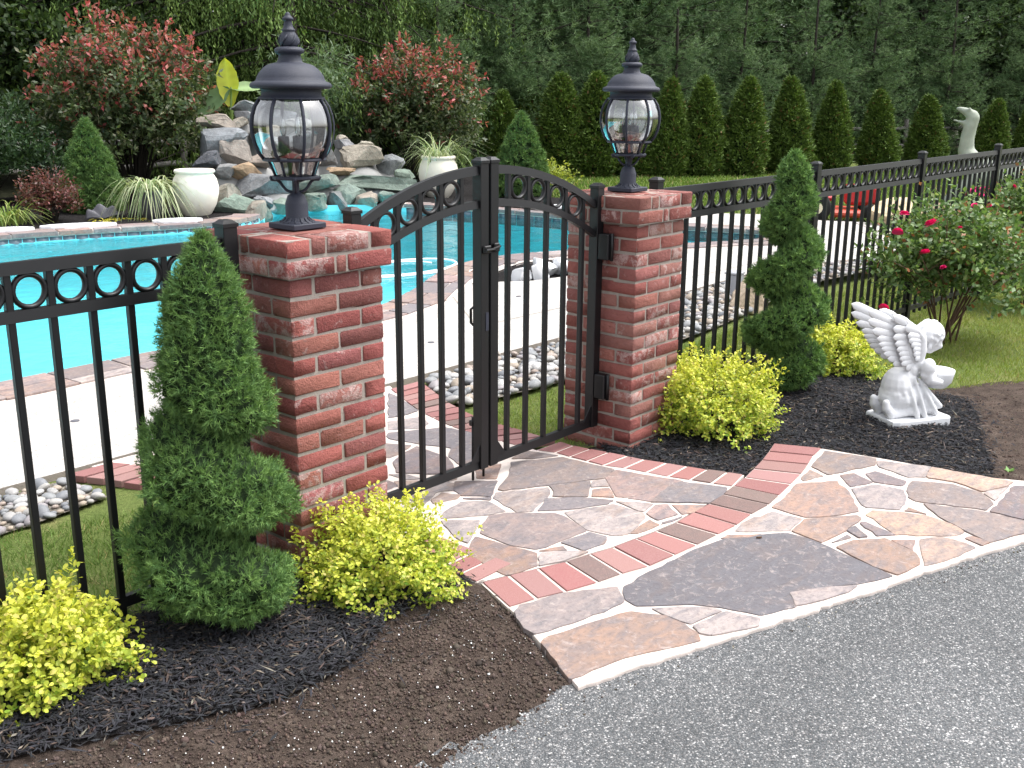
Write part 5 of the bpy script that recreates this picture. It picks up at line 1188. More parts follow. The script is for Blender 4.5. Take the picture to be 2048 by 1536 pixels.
link('pot', lathe_mesh('pot', [(.10, -.42), (.15, -.2), (.17, -.03), (.18, 0), (.15, 0), (.14, -.04)], 20), vg, MAT['dark_shell'])
var_grass('variegated_grass', (9.85, 9.42, .58), 130, .85, 'white striped arching grass planted in the right cream urn', .1, pal=((0.13, 0.2, 0.09), (0.42, 0.46, 0.28)), droop=1.1, lift=1.3)
var_grass('daylily_clump', (3.45, 10.75, .05), 110, .6, 'clump of light green strap leaves at the far left pool edge', .12, ((0.12, 0.22, 0.05), (0.32, 0.36, 0.12)), .02, 1.0, 1.2)
var_grass('creeping_jenny', (4.62, 10.1, .05), 120, .13, 'yellow ground cover in front of the dark clam shell', .14, ((0.42, 0.40, 0.04), (0.6, 0.52, 0.08)), .03, 1.0, .7, 'ground cover')
# clam shell
def clam():
    root = empty('clam_shell', (4.56, 10.42, .05), RAD(-38), 'dark grey scalloped clam shell ornament on the far bed', 'ornament')
    for nm, tilt in (('lower_shell', .15), ('upper_shell', .95)):
        bm = bmesh.new(); rows = []
        for i in range(9):
            r = i/8; rows.append([bm.verts.new(((.22*r)*math.cos(a)*1.0, -.03+.16*r*math.sin(a)*math.cos(tilt)*.9, (.17*r*math.sin(a))*math.sin(tilt)+.03*r*r*math.cos(a*7)+.05*math.sin(r*2.2)*.6)) for a in np.linspace(0, math.pi, 36)])
        for a, b in zip(rows, rows[1:]):
            for k in range(35): bm.faces.new((a[k], a[k+1], b[k+1], b[k]))
        bmesh.ops.remove_doubles(bm, verts=bm.verts, dist=.0005); bmesh.ops.solidify(bm, geom=bm.faces[:], thickness=.012); link(nm, bm_mesh(nm, bm, True), root, MAT['dark_shell'])
clam()
# scalloped white edging stones lying on the far coping
def scallop(loc, L, label):
    bm = bmesh.new(); top = []
    for k in range(40):
        a = 2*math.pi*k/40; r = 1+.07*abs(math.sin(a*6)); top.append((L*.5*math.cos(a)*r, .15*math.sin(a)*r))
    bm.free(); o = link('stepping_stone', prism('stepping_stone', top, 0, .045, .01), None, MAT['statue'], loc, (0, 0, RAD(-22)))
    tag(o, label, 'stepping stone', 'white scalloped stones on the far pool edge')
scallop((3.05, 9.95, .055), .62, 'white scalloped stone on the pool edge nearest the left photo edge'); scallop((3.85, 9.72, .055), .85, 'longest white scalloped stone in front of the clam shell')
scallop((4.98, 9.33, .055), .6, 'white scalloped stone below the cream urn left of the waterfall'); scallop((9.75, 6.9, .055), .7, 'white scalloped stone on the coping seen through the right gate leaf')

# ------------------------------------------------------------------ rock waterfall
def rock_mesh(name, sx, sy, sz, seed, sub=3):
    rr = np.random.default_rng(seed); bm = bmesh.new(); bmesh.ops.create_icosphere(bm, subdivisions=sub, radius=1)
    P = np.array([v.co for v in bm.verts])
    P = np.sign(P)*np.abs(P)**.5
    for k in range(12):
        d = unit(rr.normal(size=3)*np.array([1, 1, .9])); lim = rr.uniform(.5, .8); q = P@d; P = P - np.outer(np.clip(q-lim, 0, None), d)
    k = rr.normal(0, 2.5, (4, 3)); P = P*(1+.025*np.sin(P@k[0]+1)[:, None]+.02*np.sin(P@k[1]*2)[:, None])+rr.normal(0, .006, P.shape)
    P = P*np.array([sx, sy, sz])/np.abs(P).max(0)
    for v, p in zip(bm.verts, P): v.co = p
    return bm_mesh(name, bm)
RC = {'b': (0.155, 0.16, 0.168), 't': (0.22, 0.195, 0.165), 'd': (0.07, 0.072, 0.083), 'g': (0.165, 0.165, 0.165), 'o': (0.27, 0.19, 0.12), 'n': (0.145, 0.185, 0.155)}
wf = empty('rock_waterfall', (7.9, 10.3, 0), 0, 'grey and tan boulder waterfall mortared at the far pool edge', 'waterfall')
view = unit(np.array([7.9, 10.3])-CAM[:2])
bm = bmesh.new()
for x, y, z, w_, h_, c in ROCKS:
    cx, cy = x+view[0]*.12, y+view[1]*.12
    add_ball(bm, (cx-7.9, cy-10.3, (z-.06)*.5), (w_*.55+.08, w_*.5+.1, max(.08, (z-.06)*.5)), None, 10)
link('mortar_mass', remesh('mortar_mass', bm, .05, 6), wf, MAT['plaster_white'])
for i, (x, y, z, w_, h_, c) in enumerate(ROCKS):
    me = rock_mesh('boulder', w_*.70, max(.18, w_*.52), max(h_*.70, .07), 100+i)
    link('boulder', me, wf, MAT['rock'], (x-7.9, y-10.3, max(z, .02+h_*.35)), (R.normal(0, .06), R.normal(0, .07), math.atan2(view[1], view[0])-math.pi/2+R.normal(0, .2)), None, jit(RC[c], .85, 1.2))
sw = 0.0; q_ = 0
while sw < S_[-1]:
    P0 = at_s(sw+.15, .10); Lw = R.uniform(.26, .42)
    if wfall(P0):
        dv = at_s(sw+.25, .1)-at_s(sw+.05, .1); hw = R.uniform(.15, .19)
        link('boulder', rock_mesh('boulder', Lw*.56, .17, hw, 400+q_), wf, MAT['rock'], (P0[0]-7.9, P0[1]-10.3, .07), (R.normal(0, .05), R.normal(0, .05), math.atan2(dv[1], dv[0])), None, jit(RC[('n', 't', 'b', 'n', 'o', 'n')[q_ % 6]], .85, 1.2)); q_ += 1
    sw += Lw
# row of white boulders in the poolside bed, and a tan one by the deck
for i, (x, y, r) in enumerate([(5.05, 3.56, .10), (5.22, 3.50, .11), (5.42, 3.60, .13), (5.60, 3.52, .12), (5.55, 3.74, .10), (5.75, 3.66, .09)]):
    o = link('white_boulder', rock_mesh('white_boulder', r*1.15, r, r*.9, 300+i, 3), None, MAT['statue'], (x, y, r*.45-.02), (0, 0, i))
    o.data.polygons.foreach_set('use_smooth', np.ones(len(o.data.polygons), bool))
    tag(o, ['leftmost small white boulder in the poolside mulch bed', 'low white boulder second from the left beside the pool', 'largest white boulder in the poolside mulch bed', 'white boulder right of the largest one beside the pool', 'white boulder behind the largest one beside the pool', 'rightmost white boulder beside the pool'][i], 'boulder', 'white boulders beside the pool')
o = link('tan_boulder', rock_mesh('tan_boulder', .22, .15, .17, 330), None, MAT['rock'], (5.35, 1.35, .1), (0, 0, .4), None, (.45, .36, .27)); tag(o, 'pinkish tan boulder behind the right fence beside the grey box', 'boulder')
for i, (x, y, r) in enumerate([(11.9, 2.6, .35), (12.3, 2.2, .3)]):
    o = link('lawn_boulder', rock_mesh('lawn_boulder', r*1.3, r, r*.7, 340+i), None, MAT['rock'], (x, y, .1), (0, 0, i), None, (.5, .40, .26)); tag(o, ['large tan boulder at the end of the pool deck behind the roses', 'smaller tan boulder right of the deck end behind the roses'][i], 'boulder')
jb = empty('utility_box', (5.68, 1.68, -.02), .1, 'small grey utility box among the river stones behind the right fence', 'box')
link('case', box_mesh('case', -.07, .07, -.06, .06, -.02, .20, .008), jb, MAT['painted'], color=(.32, .33, .36)); link('lid', box_mesh('lid', -.078, .078, -.068, .068, .2, .222, .006), jb, MAT['painted'], color=(.36, .37, .40))
# floating hose loops
for i, (pts, lb) in enumerate([([(6.4, 6.3), (5.9, 5.95), (5.45, 5.62), (5.1, 5.55), (4.6, 5.5), (4.2, 5.3)], 'white pool hose floating along the water behind the left gate leaf')]):
    pass
hp = []
for k in range(70):
    a = k*.27; rr_ = .52+.10*math.sin(a*.37)+k*.004; hp.append((4.75+k*.004+rr_*math.cos(a)*1.05, 5.05+rr_*math.sin(a)*.62, Z_WATER+.008))
o = link('pool_hose', tube_mesh('pool_hose', hp, .010, 6), None, MAT['hose_white']); tag(o, 'white vacuum hose floating in loops on the pool behind the gate', 'hose')

# ------------------------------------------------------------------ red garden tractor and dinosaur statue
mw = empty('garden_tractor', (12.15, 3.6, -.06), RAD(-60), 'small red lawn tractor parked on the grass beyond the deck', 'lawn tractor')
RED = (.42, .02, .022); mw.scale = (.85, .85, .85)
link('hood', box_mesh('hood', .05, .62, -.18, .18, .28, .62, .06), mw, MAT['painted'], color=RED); link('grille', box_mesh('grille', .60, .635, -.13, .13, .32, .55, .02), mw, MAT['rubber'])
link('fender', box_mesh('fender', -.62, -.12, -.34, .34, .36, .46, .04), mw, MAT['painted'], color=RED); link('mower_deck', box_mesh('mower_deck', -.15, .35, -.42, .42, .10, .22, .04), mw, MAT['painted'], color=(.5, .06, .03))
bm = bmesh.new(); add_box(bm, -.5, -.2, -.16, .16, .47, .54, .03); add_box(bm, -.56, -.49, -.16, .16, .50, .80, .03); link('seat', bm_mesh('seat', bm), mw, MAT['rubber'])
bm = bmesh.new(); add_tube(bm, [(.06, 0, .55), (-.06, 0, .80)], .018, 8); add_tube(bm, [(-.06+.0*math.cos(a)+.10*math.cos(a)*.4, .16*math.sin(a), .80+.10*math.cos(a)*.3+.02) for a in np.linspace(0, 6.283, 17)], .014, 6); link('steering_wheel', bm_mesh('steering_wheel', bm, True), mw, MAT['rubber'])
for x, y, r, w_ in ((-.42, .36, .25, .09), (-.42, -.36, .25, .09), (.48, .30, .16, .07), (.48, -.30, .16, .07)):
    bm = bmesh.new(); rings = [[bm.verts.new((x+rr_*math.cos(a), y+yy_, r+rr_*math.sin(a))) for a in np.linspace(0, 2*math.pi, 18, endpoint=False)] for rr_, yy_ in ((r*.5, -w_), (r*.9, -w_), (r, -w_*.6), (r, w_*.6), (r*.9, w_), (r*.5, w_))]
    for a, b in zip(rings, rings[1:]):
        for k in range(18): bm.faces.new((a[k], a[(k+1) % 18], b[(k+1) % 18], b[k]))
    bm.faces.new(rings[0][::-1]); bm.faces.new(rings[-1]); t_ = link('wheel', bm_mesh('wheel', bm, True), mw, MAT['rubber'])
    bm = bmesh.new(); add_tube(bm, [(x, y-w_-.004, r), (x, y+w_+.004, r)], r*.42, 14); link('rim', bm_mesh('rim', bm), t_, MAT['painted'], color=(.6, .55, .4))
# dinosaur: local +x runs to the right of the photo
dn = empty('dinosaur_statue', (14.35, 2.5, -.08), math.atan2(-.955, .295), 'pale green long necked dinosaur statue with open mouth behind the right fence', 'statue')
s_ = .0081; D = lambda px, py, v=0.0: Vector(((px-1955)*s_, v, (415-py)*s_+.02))
bm = bmesh.new()
add_limb(bm, [D(1985, 345), D(1952, 322), D(1939, 298), D(1939, 272), D(1942, 252), D(1945, 242)], [.24, .19, .115, .105, .10, .09], 10)
add_ball(bm, D(1945, 238), .095)
add_limb(bm, [D(1944, 234), D(1931, 226), D(1918, 221)], [.088, .06, .036], 6); add_limb(bm, [D(1940, 251), D(1925, 245), D(1911, 242)], [.055, .03, .018], 6)
add_ball(bm, D(1937, 222, -.06), .028); add_ball(bm, D(1937, 222, .06), .028)
add_ball(bm, D(2000, 345), (.34, .24, .25)); add_ball(bm, D(2030, 345), (.33, .24, .24)); add_limb(bm, [D(2055, 340), D(2090, 365), D(2130, 385), D(2160, 388)], [.2, .13, .07, .03], 8)
for x0, x1, v in ((1965, 1903, -.15), (1972, 1925, .16), (2040, 2035, -.17), (2048, 2050, .17)):
    add_limb(bm, [D(x0, 345, v*.8), D((x0+x1)/2-4, 375, v), D(x1, 408, v), D(x1-4, 416, v)], [.13, .10, .072, .075], 8)
link('body', remesh('body', bm, .022, 4), dn, MAT['dino_paint'])

# ------------------------------------------------------------------ shrubs beyond the pool
def dome_points(n, rx, h, g, low=.12, shell=.45):
    u = g.random(n); th = g.uniform(0, 6.283, n); el = np.arcsin(np.clip(u*1.45-.45, -1, 1)); rad = g.random(n)**shell
    lump = 1+.14*np.sin(th*3+rx*9)*np.cos(el*3)+.12*np.sin(th*5+el*6+h)+.07*np.sin(th*9-el*11)
    d = np.column_stack([np.cos(el)*np.cos(th), np.cos(el)*np.sin(th), np.sin(el)])
    p = d*np.array([rx, rx, h*.5])*(rad*lump)[:, None]+np.array([0, 0, h*.52]); p[:, 2] = np.maximum(p[:, 2], low)
    return p, d, rad
def stems(root, tips, g, n=22, r0=.02, mat='bark'):
    bm = bmesh.new()
    for i in range(n):
        q = tips[g.integers(len(tips))]; add_tube(bm, [(q[0]*.06, q[1]*.06, -.1), (q[0]*.35, q[1]*.35, q[2]*.45), (q[0]*.9, q[1]*.9, q[2]*.95)], [r0, r0*.6, r0*.15], 6)
    link('stems', bm_mesh('stems', bm, True), root, MAT[mat])
def photinia(loc, rx, h, label, seed, red=1.0, n=2300):
    root = empty('red_tip_shrub', loc, 0, label, 'shrub', 'red tipped shrubs beyond the pool'); g = np.random.default_rng(seed)
    p, d, rad = dome_points(n, rx, h, g); out = unit(d+np.array([0, 0, .5])+g.normal(0, .35, (n, 3)))
    f = Fol(); k = 9; ht = np.repeat(np.clip((p[:, 2]/h-.35)/.6, 0, 1), k); young = np.repeat(g.random(n), k) < (.07+.75*np.clip((p[:, 2]/h-.55)/.4, 0, 1)*red).repeat(k)
    def cf(m, s, t):
        c = mixcol((0.034, 0.058, 0.022), (0.10, 0.13, 0.055), g.random(m)); pal = g.random(m) < .10; c[pal] = (0.19, 0.19, 0.12)
        yy = young & (s < .65); c[yy] = mixcol((0.34, 0.05, 0.06), (0.34, 0.14, 0.11), g.random(m))[yy]; return c*(1+g.uniform(-.25, .25, (m, 1)))
    leafy(f, p, out, k, .105, .05, cf, g, .22, .75, .12, .6); link('foliage', f.mesh('foliage'), root, MAT['leaf']); stems(root, p, g, 24, .03); return root
photinia((6.45, 12.85, .0), 1.45, 2.72, 'large red tipped shrub beyond the pool on the left', 21, .9, 2600)
photinia((11.75, 11.9, .0), 1.38, 2.55, 'red tipped shrub with bright red top right of the near lantern', 22, .75, 2400)
def shrub(name, loc, rx, h, label, seed, n, k, leaf, wd, c0, c1, cat='shrub', group=None, mat='leaf'):
    root = empty(name, loc, 0, label, cat, group); g = np.random.default_rng(seed)
    p, d, rad = dome_points(n, rx, h, g); out = unit(d+np.array([0, 0, .5])+g.normal(0, .35, (n, 3))); f = Fol()
    leafy(f, p, out, k, leaf, wd, lambda m, s, t: mixcol(c0, c1, g.random(m))*(1+g.uniform(-.25, .25, (m, 1))), g, .22, .75, .12, .6)
    link('foliage', f.mesh('foliage'), root, MAT[mat]); stems(root, p, g, 14, .02); return root
shrub('butterfly_bush', (10.45, 13.2, .0), 1.15, 2.42, 'pale green narrow leaved bush behind the near lantern', 31, 1300, 10, .15, .03, (0.08, 0.14, 0.065), (0.20, 0.27, 0.15))
shrub('red_barberry', (3.95, 10.65, .0), .42, .72, 'small dusky red barberry left of the green cone spruce', 32, 420, 9, .05, .028, (0.06, 0.05, 0.03), (0.19, 0.06, 0.06))
shrub('yellow_green_shrub', (12.0, 9.0, .0), .55, .6, 'low yellow green shrub beside the blue green cone spruce', 33, 420, 9, .06, .035, (0.16, 0.22, 0.04), (0.36, 0.38, 0.06))
az_ = shrub('pink_azalea', (13.3, 1.9, -.08), .45, .5, 'low shrub with magenta blossom in front of the dinosaur', 34, 300, 8, .05, .03, (0.06, 0.11, 0.03), (0.13, 0.19, 0.06))
g_ = np.random.default_rng(6)
for i in range(26):
    a, e = g_.uniform(0, 6.28), g_.uniform(.1, 1.4); flower(az_, (.42*math.cos(a)*math.cos(e), .42*math.sin(a)*math.cos(e), .28+.24*math.sin(e)), .045, (.6, .03, .17), g_)
shrub('dark_evergreen_shrub', (4.3, 13.2, .0), 1.2, 1.6, 'dark low evergreen mass left of the red tipped shrub', 36, 1300, 10, .10, .03, (0.02, 0.045, 0.02), (0.05, 0.09, 0.035))
shrub('dark_evergreen_shrub', (2.6, 12.2, .0), 1.0, 1.3, 'dark bush behind the strap leaf clump at the far left', 37, 1000, 10, .09, .03, (0.025, 0.055, 0.02), (0.07, 0.12, 0.04))
# broad leaved canna
cn = empty('canna_plant', (7.82, 12.1, 1.0), 0, 'broad yellow green canna leaves above the rock waterfall', 'plant')
def big_leaf(base, d, up, L, W, col):
    d, up = Vector(d).normalized(), Vector(up); s = d.cross(up).normalized(); nrm = s.cross(d); f = []; V = []; C = []
    n = 12
    for i in range(n+1):
        t = i/n; w = W*.5*math.sin(math.pi*min(1, .04+t*.96))**.7*(1+.06*math.sin(t*31)); c = Vector(base)+d*L*t - Vector((0, 0, 1))*L*.12*t*t
        for q in (-1, -.5, 0, .5, 1): V.append(c+s*w*q+nrm*(abs(q)**1.4*W*.14)); C.append(Vector(col)*(1.25 if q == 0 else 1-.12*(i % 2)))
    for i in range(n):
        for j in range(4): f.append((i*5+j, i*5+j+1, (i+1)*5+j+1, (i+1)*5+j))
    link('leaf', np_mesh('leaf', np.array(V), [np.array(f)], True, np.array(C)), cn, MAT['leaf'])
rt = np.array([view[1], -view[0]])
link('stem', tube_mesh('stem', [(0, 0, -.9), (0, 0, .2), (.02, -.02, .75)], [.035, .03, .018], 8), cn, flat('canna_stem', (.16, .24, .05)))
big_leaf((0, 0, .45), (-.05*rt[0], -.05*rt[1], 1), (*(-view), 0.2), .85, .34, (.50, .52, .06)); big_leaf((0, 0, .72), (-rt[0]*.7, -rt[1]*.7, -.45), (-view[0], -view[1], .3), .62, .30, (.17, .27, .13)); big_leaf((0, 0, .72), (rt[0], rt[1], .12), (-view[0]*.6, -view[1]*.6, .8), .55, .26, (.25, .36, .16)); big_leaf((0, 0, .2), (-rt[0]*.5-view[0]*.4, -rt[1]*.5-view[1]*.4, -.1), (0, 0, 1), .55, .3, (.15, .25, .12))

# ------------------------------------------------------------------ split rail fence behind the planting
def rails(pts, label, k=1.0):
    root = empty('split_rail_fence', (0, 0, 0), 0, label, 'fence', 'weathered split rail fence at the back of the garden')
    P = resample(pts, 2.4, False); zc = -.05
    for a, b in zip(P, P[1:]):
        for z in (.42, .86):
            g_ = R.normal(0, .025, 2); link('rail', tube_mesh('rail', [(*a, zc+z+g_[0]), (*((a+b)/2), zc+z-.01), (*b, zc+z+g_[1])], .05, 6), root, MAT['plank'], color=(.26*k, .25*k, .235*k))
    for a in P: link('post', tube_mesh('post', [(*a, zc-.3), (*a, zc+1.12)], .065, 7), root, MAT['plank'], color=(.2*k, .185*k, .17*k))
rails([(-1, 15.2), (6, 15.0), (12.2, 14.4)], 'weathered rail fence behind the red tipped shrub on the left'); rails([(14.5, 14.5), (20, 10.6), (26.5, 8.9), (34, 5.4)], 'weathered rail fence behind the row of arborvitae', .4)

# ------------------------------------------------------------------ row of arborvitae
def arb_meshes(seed):
    g = np.random.default_rng(seed); f = Fol(); n = 3400; t = g.random(n)**.85; th = g.uniform(0, 6.283, n)
    prof = np.interp(t, [0, .04, .12, .25, .5, .75, .9, 1], [.015, .07, .14, .22, .33, .41, .42, .34])
    r = prof*(1+.10*np.sin(th*4+t*9+seed)+.08*np.sin(th*7-t*23))*g.uniform(.78, 1.03, n)
    p = np.column_stack([r*np.cos(th), r*np.sin(th), 2.0*(1-t)+.03]); out = unit(np.column_stack([np.cos(th)*.8, np.sin(th)*.8, np.full(n, .9)])+g.normal(0, .3, (n, 3))); k = 5
    nb = np.repeat(p, k, 0)+g.normal(0, .02, (n*k, 3)); nd = unit(np.repeat(out, k, 0)+g.normal(0, .5, (n*k, 3)))
    cc = mixcol((0.045, 0.082, 0.016), (0.125, 0.19, 0.04), g.random(n*k)**1.2)
    dead = g.random(n*k) < .03; cc[dead] = (.14, .09, .035)
    f.leaves(nb, nd, g.uniform(.05, .11, n*k), .03, cc, .1)
    bm = bmesh.new(); add_lathe(bm, [(np.interp(q, [0, .04, .12, .25, .5, .75, .9, 1], [.015, .07, .14, .22, .33, .41, .42, .34])*.72, 2.0*(1-q)+.03) for q in np.linspace(1, .02, 14)], 14)  # solid dark core added inside the crown to stop see-through
    return f.mesh('crown'), bm_mesh('filler_core', bm, True)
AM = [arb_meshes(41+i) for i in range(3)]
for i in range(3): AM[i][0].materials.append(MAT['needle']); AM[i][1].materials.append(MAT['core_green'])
TRK = tube_mesh('trunk', [(0, 0, -.2), (0, 0, .5), (0, 0, 1.6)], [.05, .045, .015], 7); TRK.materials.append(MAT['bark'])
ORD = ['first', 'second', 'third', 'fourth', 'fifth', 'sixth', 'seventh', 'eighth', 'ninth', 'tenth', 'eleventh', 'twelfth', 'thirteenth', 'fourteenth', 'fifteenth']
for i, (x, y, hh) in enumerate(ARBS):
    root = empty('arborvitae', (x, y, -.07), R.uniform(0, 6.28), f'{ORD[i]} arborvitae from the left in the back hedge row', 'arborvitae', 'row of arborvitae at the back of the lawn')
    sc_ = (hh+.07)/2.03*R.uniform(.97, 1.08); wx = sc_*R.uniform(1.0, 1.3); root.scale = (wx, wx*R.uniform(.9, 1.1), sc_); root.rotation_euler = (R.normal(0, .03), R.normal(0, .03), R.uniform(0, 6.28))
    link('crown', AM[i % 3][0], root); link('filler_core', AM[i % 3][1], root); link('trunk', TRK, root)

# ------------------------------------------------------------------ tall trees behind
def tall_tree(kind, seed, hgt=13.0, r0=3.2):
    g = np.random.default_rng(seed); f = Fol(); bm = bmesh.new(); add_tube(bm, [(0, 0, -.4), (g.normal(0, .2), g.normal(0, .2), hgt*.2), (g.normal(0, .15), g.normal(0, .15), hgt*.45), (0, 0, hgt)], [.13, .11, .08, .02], 9)
    nl = {'weep': 150, 'pine': 150, 'leaf': 120}[kind]
    for i in range(nl):
        z = .5+5.8*g.random()**1.0 if i < nl*.68 else 6+(hgt-6.5)*g.random()
        L = r0*(1-(z/hgt))**.7*g.uniform(.7, 1.1); a = g.uniform(0, 6.283); h = np.array([math.cos(a), math.sin(a), 0])
        dr = {'weep': -.10, 'pine': .02, 'leaf': .25}[kind] + (g.normal(0, .22) if kind == 'pine' else 0); t = np.linspace(0, 1, 6)
        pts = [np.array([0, 0, z])+h*L*q+np.array([0, 0, L*(dr*q+({'weep': -.15, 'pine': .10, 'leaf': -.1}[kind])*q*q)]) for q in t]
        add_tube(bm, [tuple(q) for q in pts], [.045*(1-q*.85)*(L/r0) for q in t], 5)
        m = {'weep': 42, 'pine': 48, 'leaf': 40}[kind]; limb_t = g.random()**1.5
        if z > 6.2: m = m//2
        q = g.uniform(.0 if kind == 'pine' else .1, 1.0, m); sid = np.array([-h[1], h[0], 0]); lat = g.normal(0, .30, m)*L*.33*(.35+q)
        base = np.array([np.interp(q, t, [p[c] for p in pts]) for c in range(3)]).T + sid*lat[:, None] + np.array([0, 0, 1.0])*(g.normal(0, .07 if kind != 'pine' else .2, m) - np.abs(lat)*.15)[:, None]
        if kind == 'weep':
            k = 12; ln = g.uniform(.3, .8, m); s = np.tile(np.linspace(0, 1, k), m)
            b = np.repeat(base, k, 0)+np.array([0, 0, -1.0])*(s*np.repeat(ln, k))[:, None]+g.normal(0, .025, (m*k, 3))
            d = unit(np.array([0, 0, -1.0])+g.normal(0, .38, (m*k, 3))+h*.15)
            tint = np.repeat(g.random(m), k)**2; c = mixcol((0.038, 0.078, 0.02), (0.165, 0.24, 0.055), np.clip(.6*tint+.4*limb_t, 0, 1))*(1+g.uniform(-.3, .3, (m*k, 1)))
            f.leaves(b, d, g.uniform(.05, .11, m*k), .026, c, .1)
        elif kind == 'pine':
            k = 13; b = np.repeat(base, k, 0)+g.normal(0, .03, (m*k, 3)); d = unit(np.repeat(np.broadcast_to(h*.8+np.array([0, 0, .45]), (m, 3)), k, 0)+g.normal(0, .75, (m*k, 3)))
            tint = np.repeat(g.random(m), k); c = mixcol((0.045, 0.095, 0.038), (0.19, 0.275, 0.125), np.clip(.55*tint**1.3+.45*limb_t, 0, 1))*(1+g.uniform(-.3, .3, (m*k, 1)))
            f.needles(b, d, g.uniform(.12, .22, m*k), .017, c)
        else:
            k = 9; b = np.repeat(base, k, 0)+g.normal(0, .13, (m*k, 3)); d = rdir(m*k); d[:, 2] -= .3
            c = mixcol((0.022, 0.045, 0.015), (0.07, 0.11, 0.028), g.random(m*k)**1.6)*(1+g.uniform(-.3, .3, (m*k, 1)))
            f.leaves(b, d, g.uniform(.09, .16, m*k), .07, c, .12)
    return f.mesh('crown'), bm_mesh('trunk', bm, True)
TT = {k: [tall_tree(k, s) for s in ss] for k, ss in (('weep', (61, 62)), ('pine', (63, 64)), ('leaf', (65, 66)))}
for k, v in TT.items():
    for cr, tr in v: cr.materials.append(MAT['needle' if k != 'leaf' else 'leaf']); tr.materials.append(MAT['bark'])
NAMEK = {'weep': ('weeping_spruce', 'dark weeping spruce with hanging branchlets', 'spruce'), 'pine': ('white_pine', 'feathery grey green pine', 'pine'), 'leaf': ('woodland_tree', 'dark leafy woodland tree', 'tree')}
def place_tree(kind, v, az, dist, sc_, where):
    a = RAD(az); x, y = CAM[0]+dist*math.sin(a), CAM[1]+dist*math.cos(a); nm, lb, cat = NAMEK[kind]
    root = empty(nm, (x, y, -.1), R.uniform(0, 6.28), f'{lb} {where}', cat, f'{cat} trees behind the garden'); root.scale = (sc_*R.uniform(1, 1.12), sc_*R.uniform(1, 1.12), sc_)
    link('crown', TT[kind][v][0], root); link('trunk', TT[kind][v][1], root)
TREES = [('leaf', 0, 20.5, 23, 1.0, 'beyond the far left corner of the pool'), ('leaf', 1, 26.5, 22.5, 1.0, 'at the far left of the photo behind the red tipped shrub'), ('weep', 0, 32, 22.5, 1.05, 'above the left red tipped shrub'), ('weep', 1, 37.5, 22, 1.1, 'straight above the near lantern'), ('weep', 0, 42.5, 24.5, 1.05, 'above the right red tipped shrub'),
         ('pine', 0, 47, 26.5, 1.0, 'behind the gate arch above the first arborvitae'), ('pine', 1, 51.2, 28, 1.05, 'behind the gap between gate and far lantern'), ('pine', 0, 55, 30, 1.1, 'directly behind the far lantern'), ('pine', 1, 59, 32, 1.1, 'behind the middle of the arborvitae row'), ('leaf', 0, 62.5, 35, 1.1, 'rising between two pines right of the far lantern'), ('pine', 0, 65.5, 34.5, 1.05, 'behind the right spiral spruce'), ('pine', 1, 69.3, 36.5, 1.1, 'behind the dinosaur statue'), ('leaf', 1, 73, 38, 1.1, 'above the right end of the fence'), ('pine', 0, 76.8, 38, 1.1, 'at the right edge of the photo'),
         ('leaf', 1, 23.5, 28, 1.2, 'in the second row at the far left'), ('leaf', 0, 29.5, 28, 1.2, 'in the second row behind the left weeping spruce'), ('leaf', 1, 35, 28.5, 1.2, 'in the second row above the left shrub'), ('leaf', 0, 40, 29.5, 1.2, 'in the second row behind the near lantern'), ('leaf', 1, 45, 32, 1.2, 'in the second row behind the first pine'), ('leaf', 0, 50, 34, 1.2, 'in the second row behind the gate'), ('leaf', 1, 54, 37, 1.2, 'in the second row left of the far lantern'), ('leaf', 0, 58, 39, 1.2, 'in the second row right of the far lantern'), ('leaf', 1, 67, 43, 1.25, 'in the second row behind the right fence'), ('leaf', 0, 71, 45, 1.25, 'in the second row behind the dinosaur')]
TREES += [('pine', q % 2, az, dd, .46, wh) for q, (az, dd, wh) in enumerate([(45.2, 23.0, 'low behind the first arborvitae'), (49.4, 24.5, 'low behind the gap left of the far lantern'), (53.2, 25.5, 'low behind the far lantern'), (57.6, 27.0, 'low behind the seventh arborvitae'), (61.2, 28.6, 'low behind the eighth arborvitae'), (64.6, 30.0, 'low behind the tenth arborvitae'), (67.6, 31.6, 'low behind the eleventh arborvitae'), (70.9, 33.2, 'low behind the dinosaur head'), (74.6, 34.5, 'low at the right edge above the fence')])]
for t_ in TREES: place_tree(*t_)
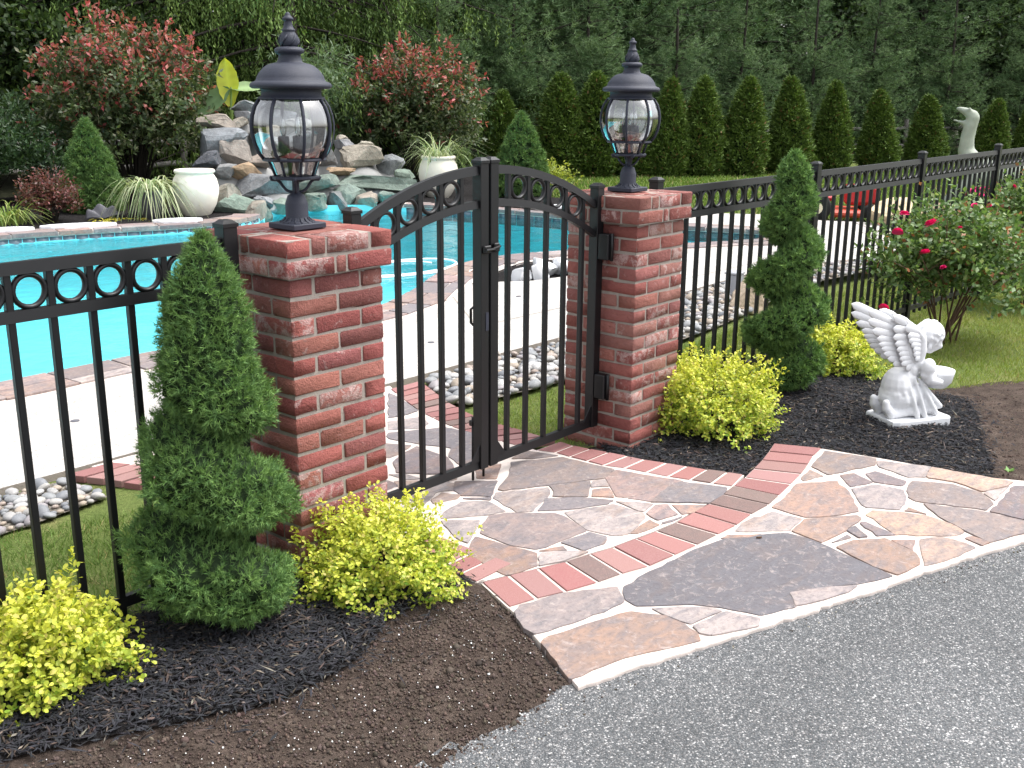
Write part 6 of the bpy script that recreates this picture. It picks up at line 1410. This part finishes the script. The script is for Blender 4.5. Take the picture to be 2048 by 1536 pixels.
# dense wood that closes the view
def wood():
    f = Fol(); n = 42000; az = np.radians(R.uniform(8, 92, n)); d = np.interp(np.degrees(az), [8, 45, 92], [33, 37, 49])+R.uniform(0, 6, n)
    z = R.random(n)**.9*15; b = np.column_stack([CAM[0]+d*np.sin(az), CAM[1]+d*np.cos(az), z]); c = mixcol((0.015, 0.03, 0.01), (0.05, 0.085, 0.022), R.random(n)**1.8)
    f.leaves(b, rdir(n), R.uniform(.3, .62, n), .34, c, .15); o = link('wood', f.mesh('wood'), None, MAT['leaf']); tag(o, 'dense dark wood behind the tall trees', 'wood', kind='stuff')
wood()
struct('forest_floor', sheet('forest_floor', [(-20, 15.5), (12, 14.6), (15, 14.4), (20, 10.9), (27, 9.2), (36, 5), (60, -8), (75, 40), (10, 60), (-20, 50)], 2.5, -.055, lambda x, y: wob(x*.3, y*.3)*1.0), MAT['forest_floor'])

# ------------------------------------------------------------------ small things on the ground
for (x, y), lb in (((-.007, 2.434), 'small dark round drain cover in the deck behind the left fence'), ((2.561, 2.328), 'small dark drain cover in the deck seen through the left gate leaf'), ((4.301, 2.998), 'small dark drain cover in the deck seen through the right gate leaf')):
    o = link('drain_cover', lathe_mesh('drain_cover', [(.024, .001), (.024, .003), (.018, .004), (.002, .004)], 16), None, MAT['dark_shell'], (x, y, 0)); tag(o, lb, 'drain cover', 'drain covers in the pool deck')
def ground_leaf(loc, L, col, label):
    f = Fol(); f.leaves(np.zeros((1, 3)), np.array([[1.0, .2, .15]]), L, L*.75, np.array(col), .25, np.array([[0, .1, 1.0]]), True)
    o = link('fallen_leaf', f.mesh('fallen_leaf'), None, MAT['leaf'], loc); tag(o, label, 'leaf')
ground_leaf((-.49, -.45, -.012), .034, (.62, .43, .27), 'pale tan fallen leaf on the soil below the near pillar shrub')
o = link('straw_stalk', tube_mesh('straw_stalk', [(-.26, -.40, -.01), (-.17, -.44, .0), (-.08, -.47, -.012), (-.045, -.50, -.02)], .0035, 6), None, flat('straw', (.5, .38, .25))); tag(o, 'dry straw stalk lying on the mulch at the path corner', 'stalk')
o = link('twig_bit', tube_mesh('twig_bit', [(1.02, -1.03, .004), (1.035, -1.045, .005)], .004, 6), None, MAT['twig']); tag(o, 'dark twig bit on the large slate slab', 'twig')
def weed(loc, label, seed):
    root = empty('weed_seedling', loc, 0, label, 'weed', 'weed seedlings'); f = Fol(); n = 12; a = R.uniform(0, 6.28, n)
    f.leaves(np.zeros((n, 3)), unit(np.column_stack([np.cos(a), np.sin(a), np.full(n, .6)])), R.uniform(.02, .04, n), .016, vary((.13, .26, .05), n, .2), .15, np.tile([[0, 0, 1.0]], (n, 1))); link('leaves', f.mesh('leaves'), root, MAT['leaf'])
weed((1.83, -.42, -.03), 'small green weed in the mulch between the brick edgings', 1); weed((2.62, -1.52, -.04), 'small green weed at the edge of the right soil', 2)
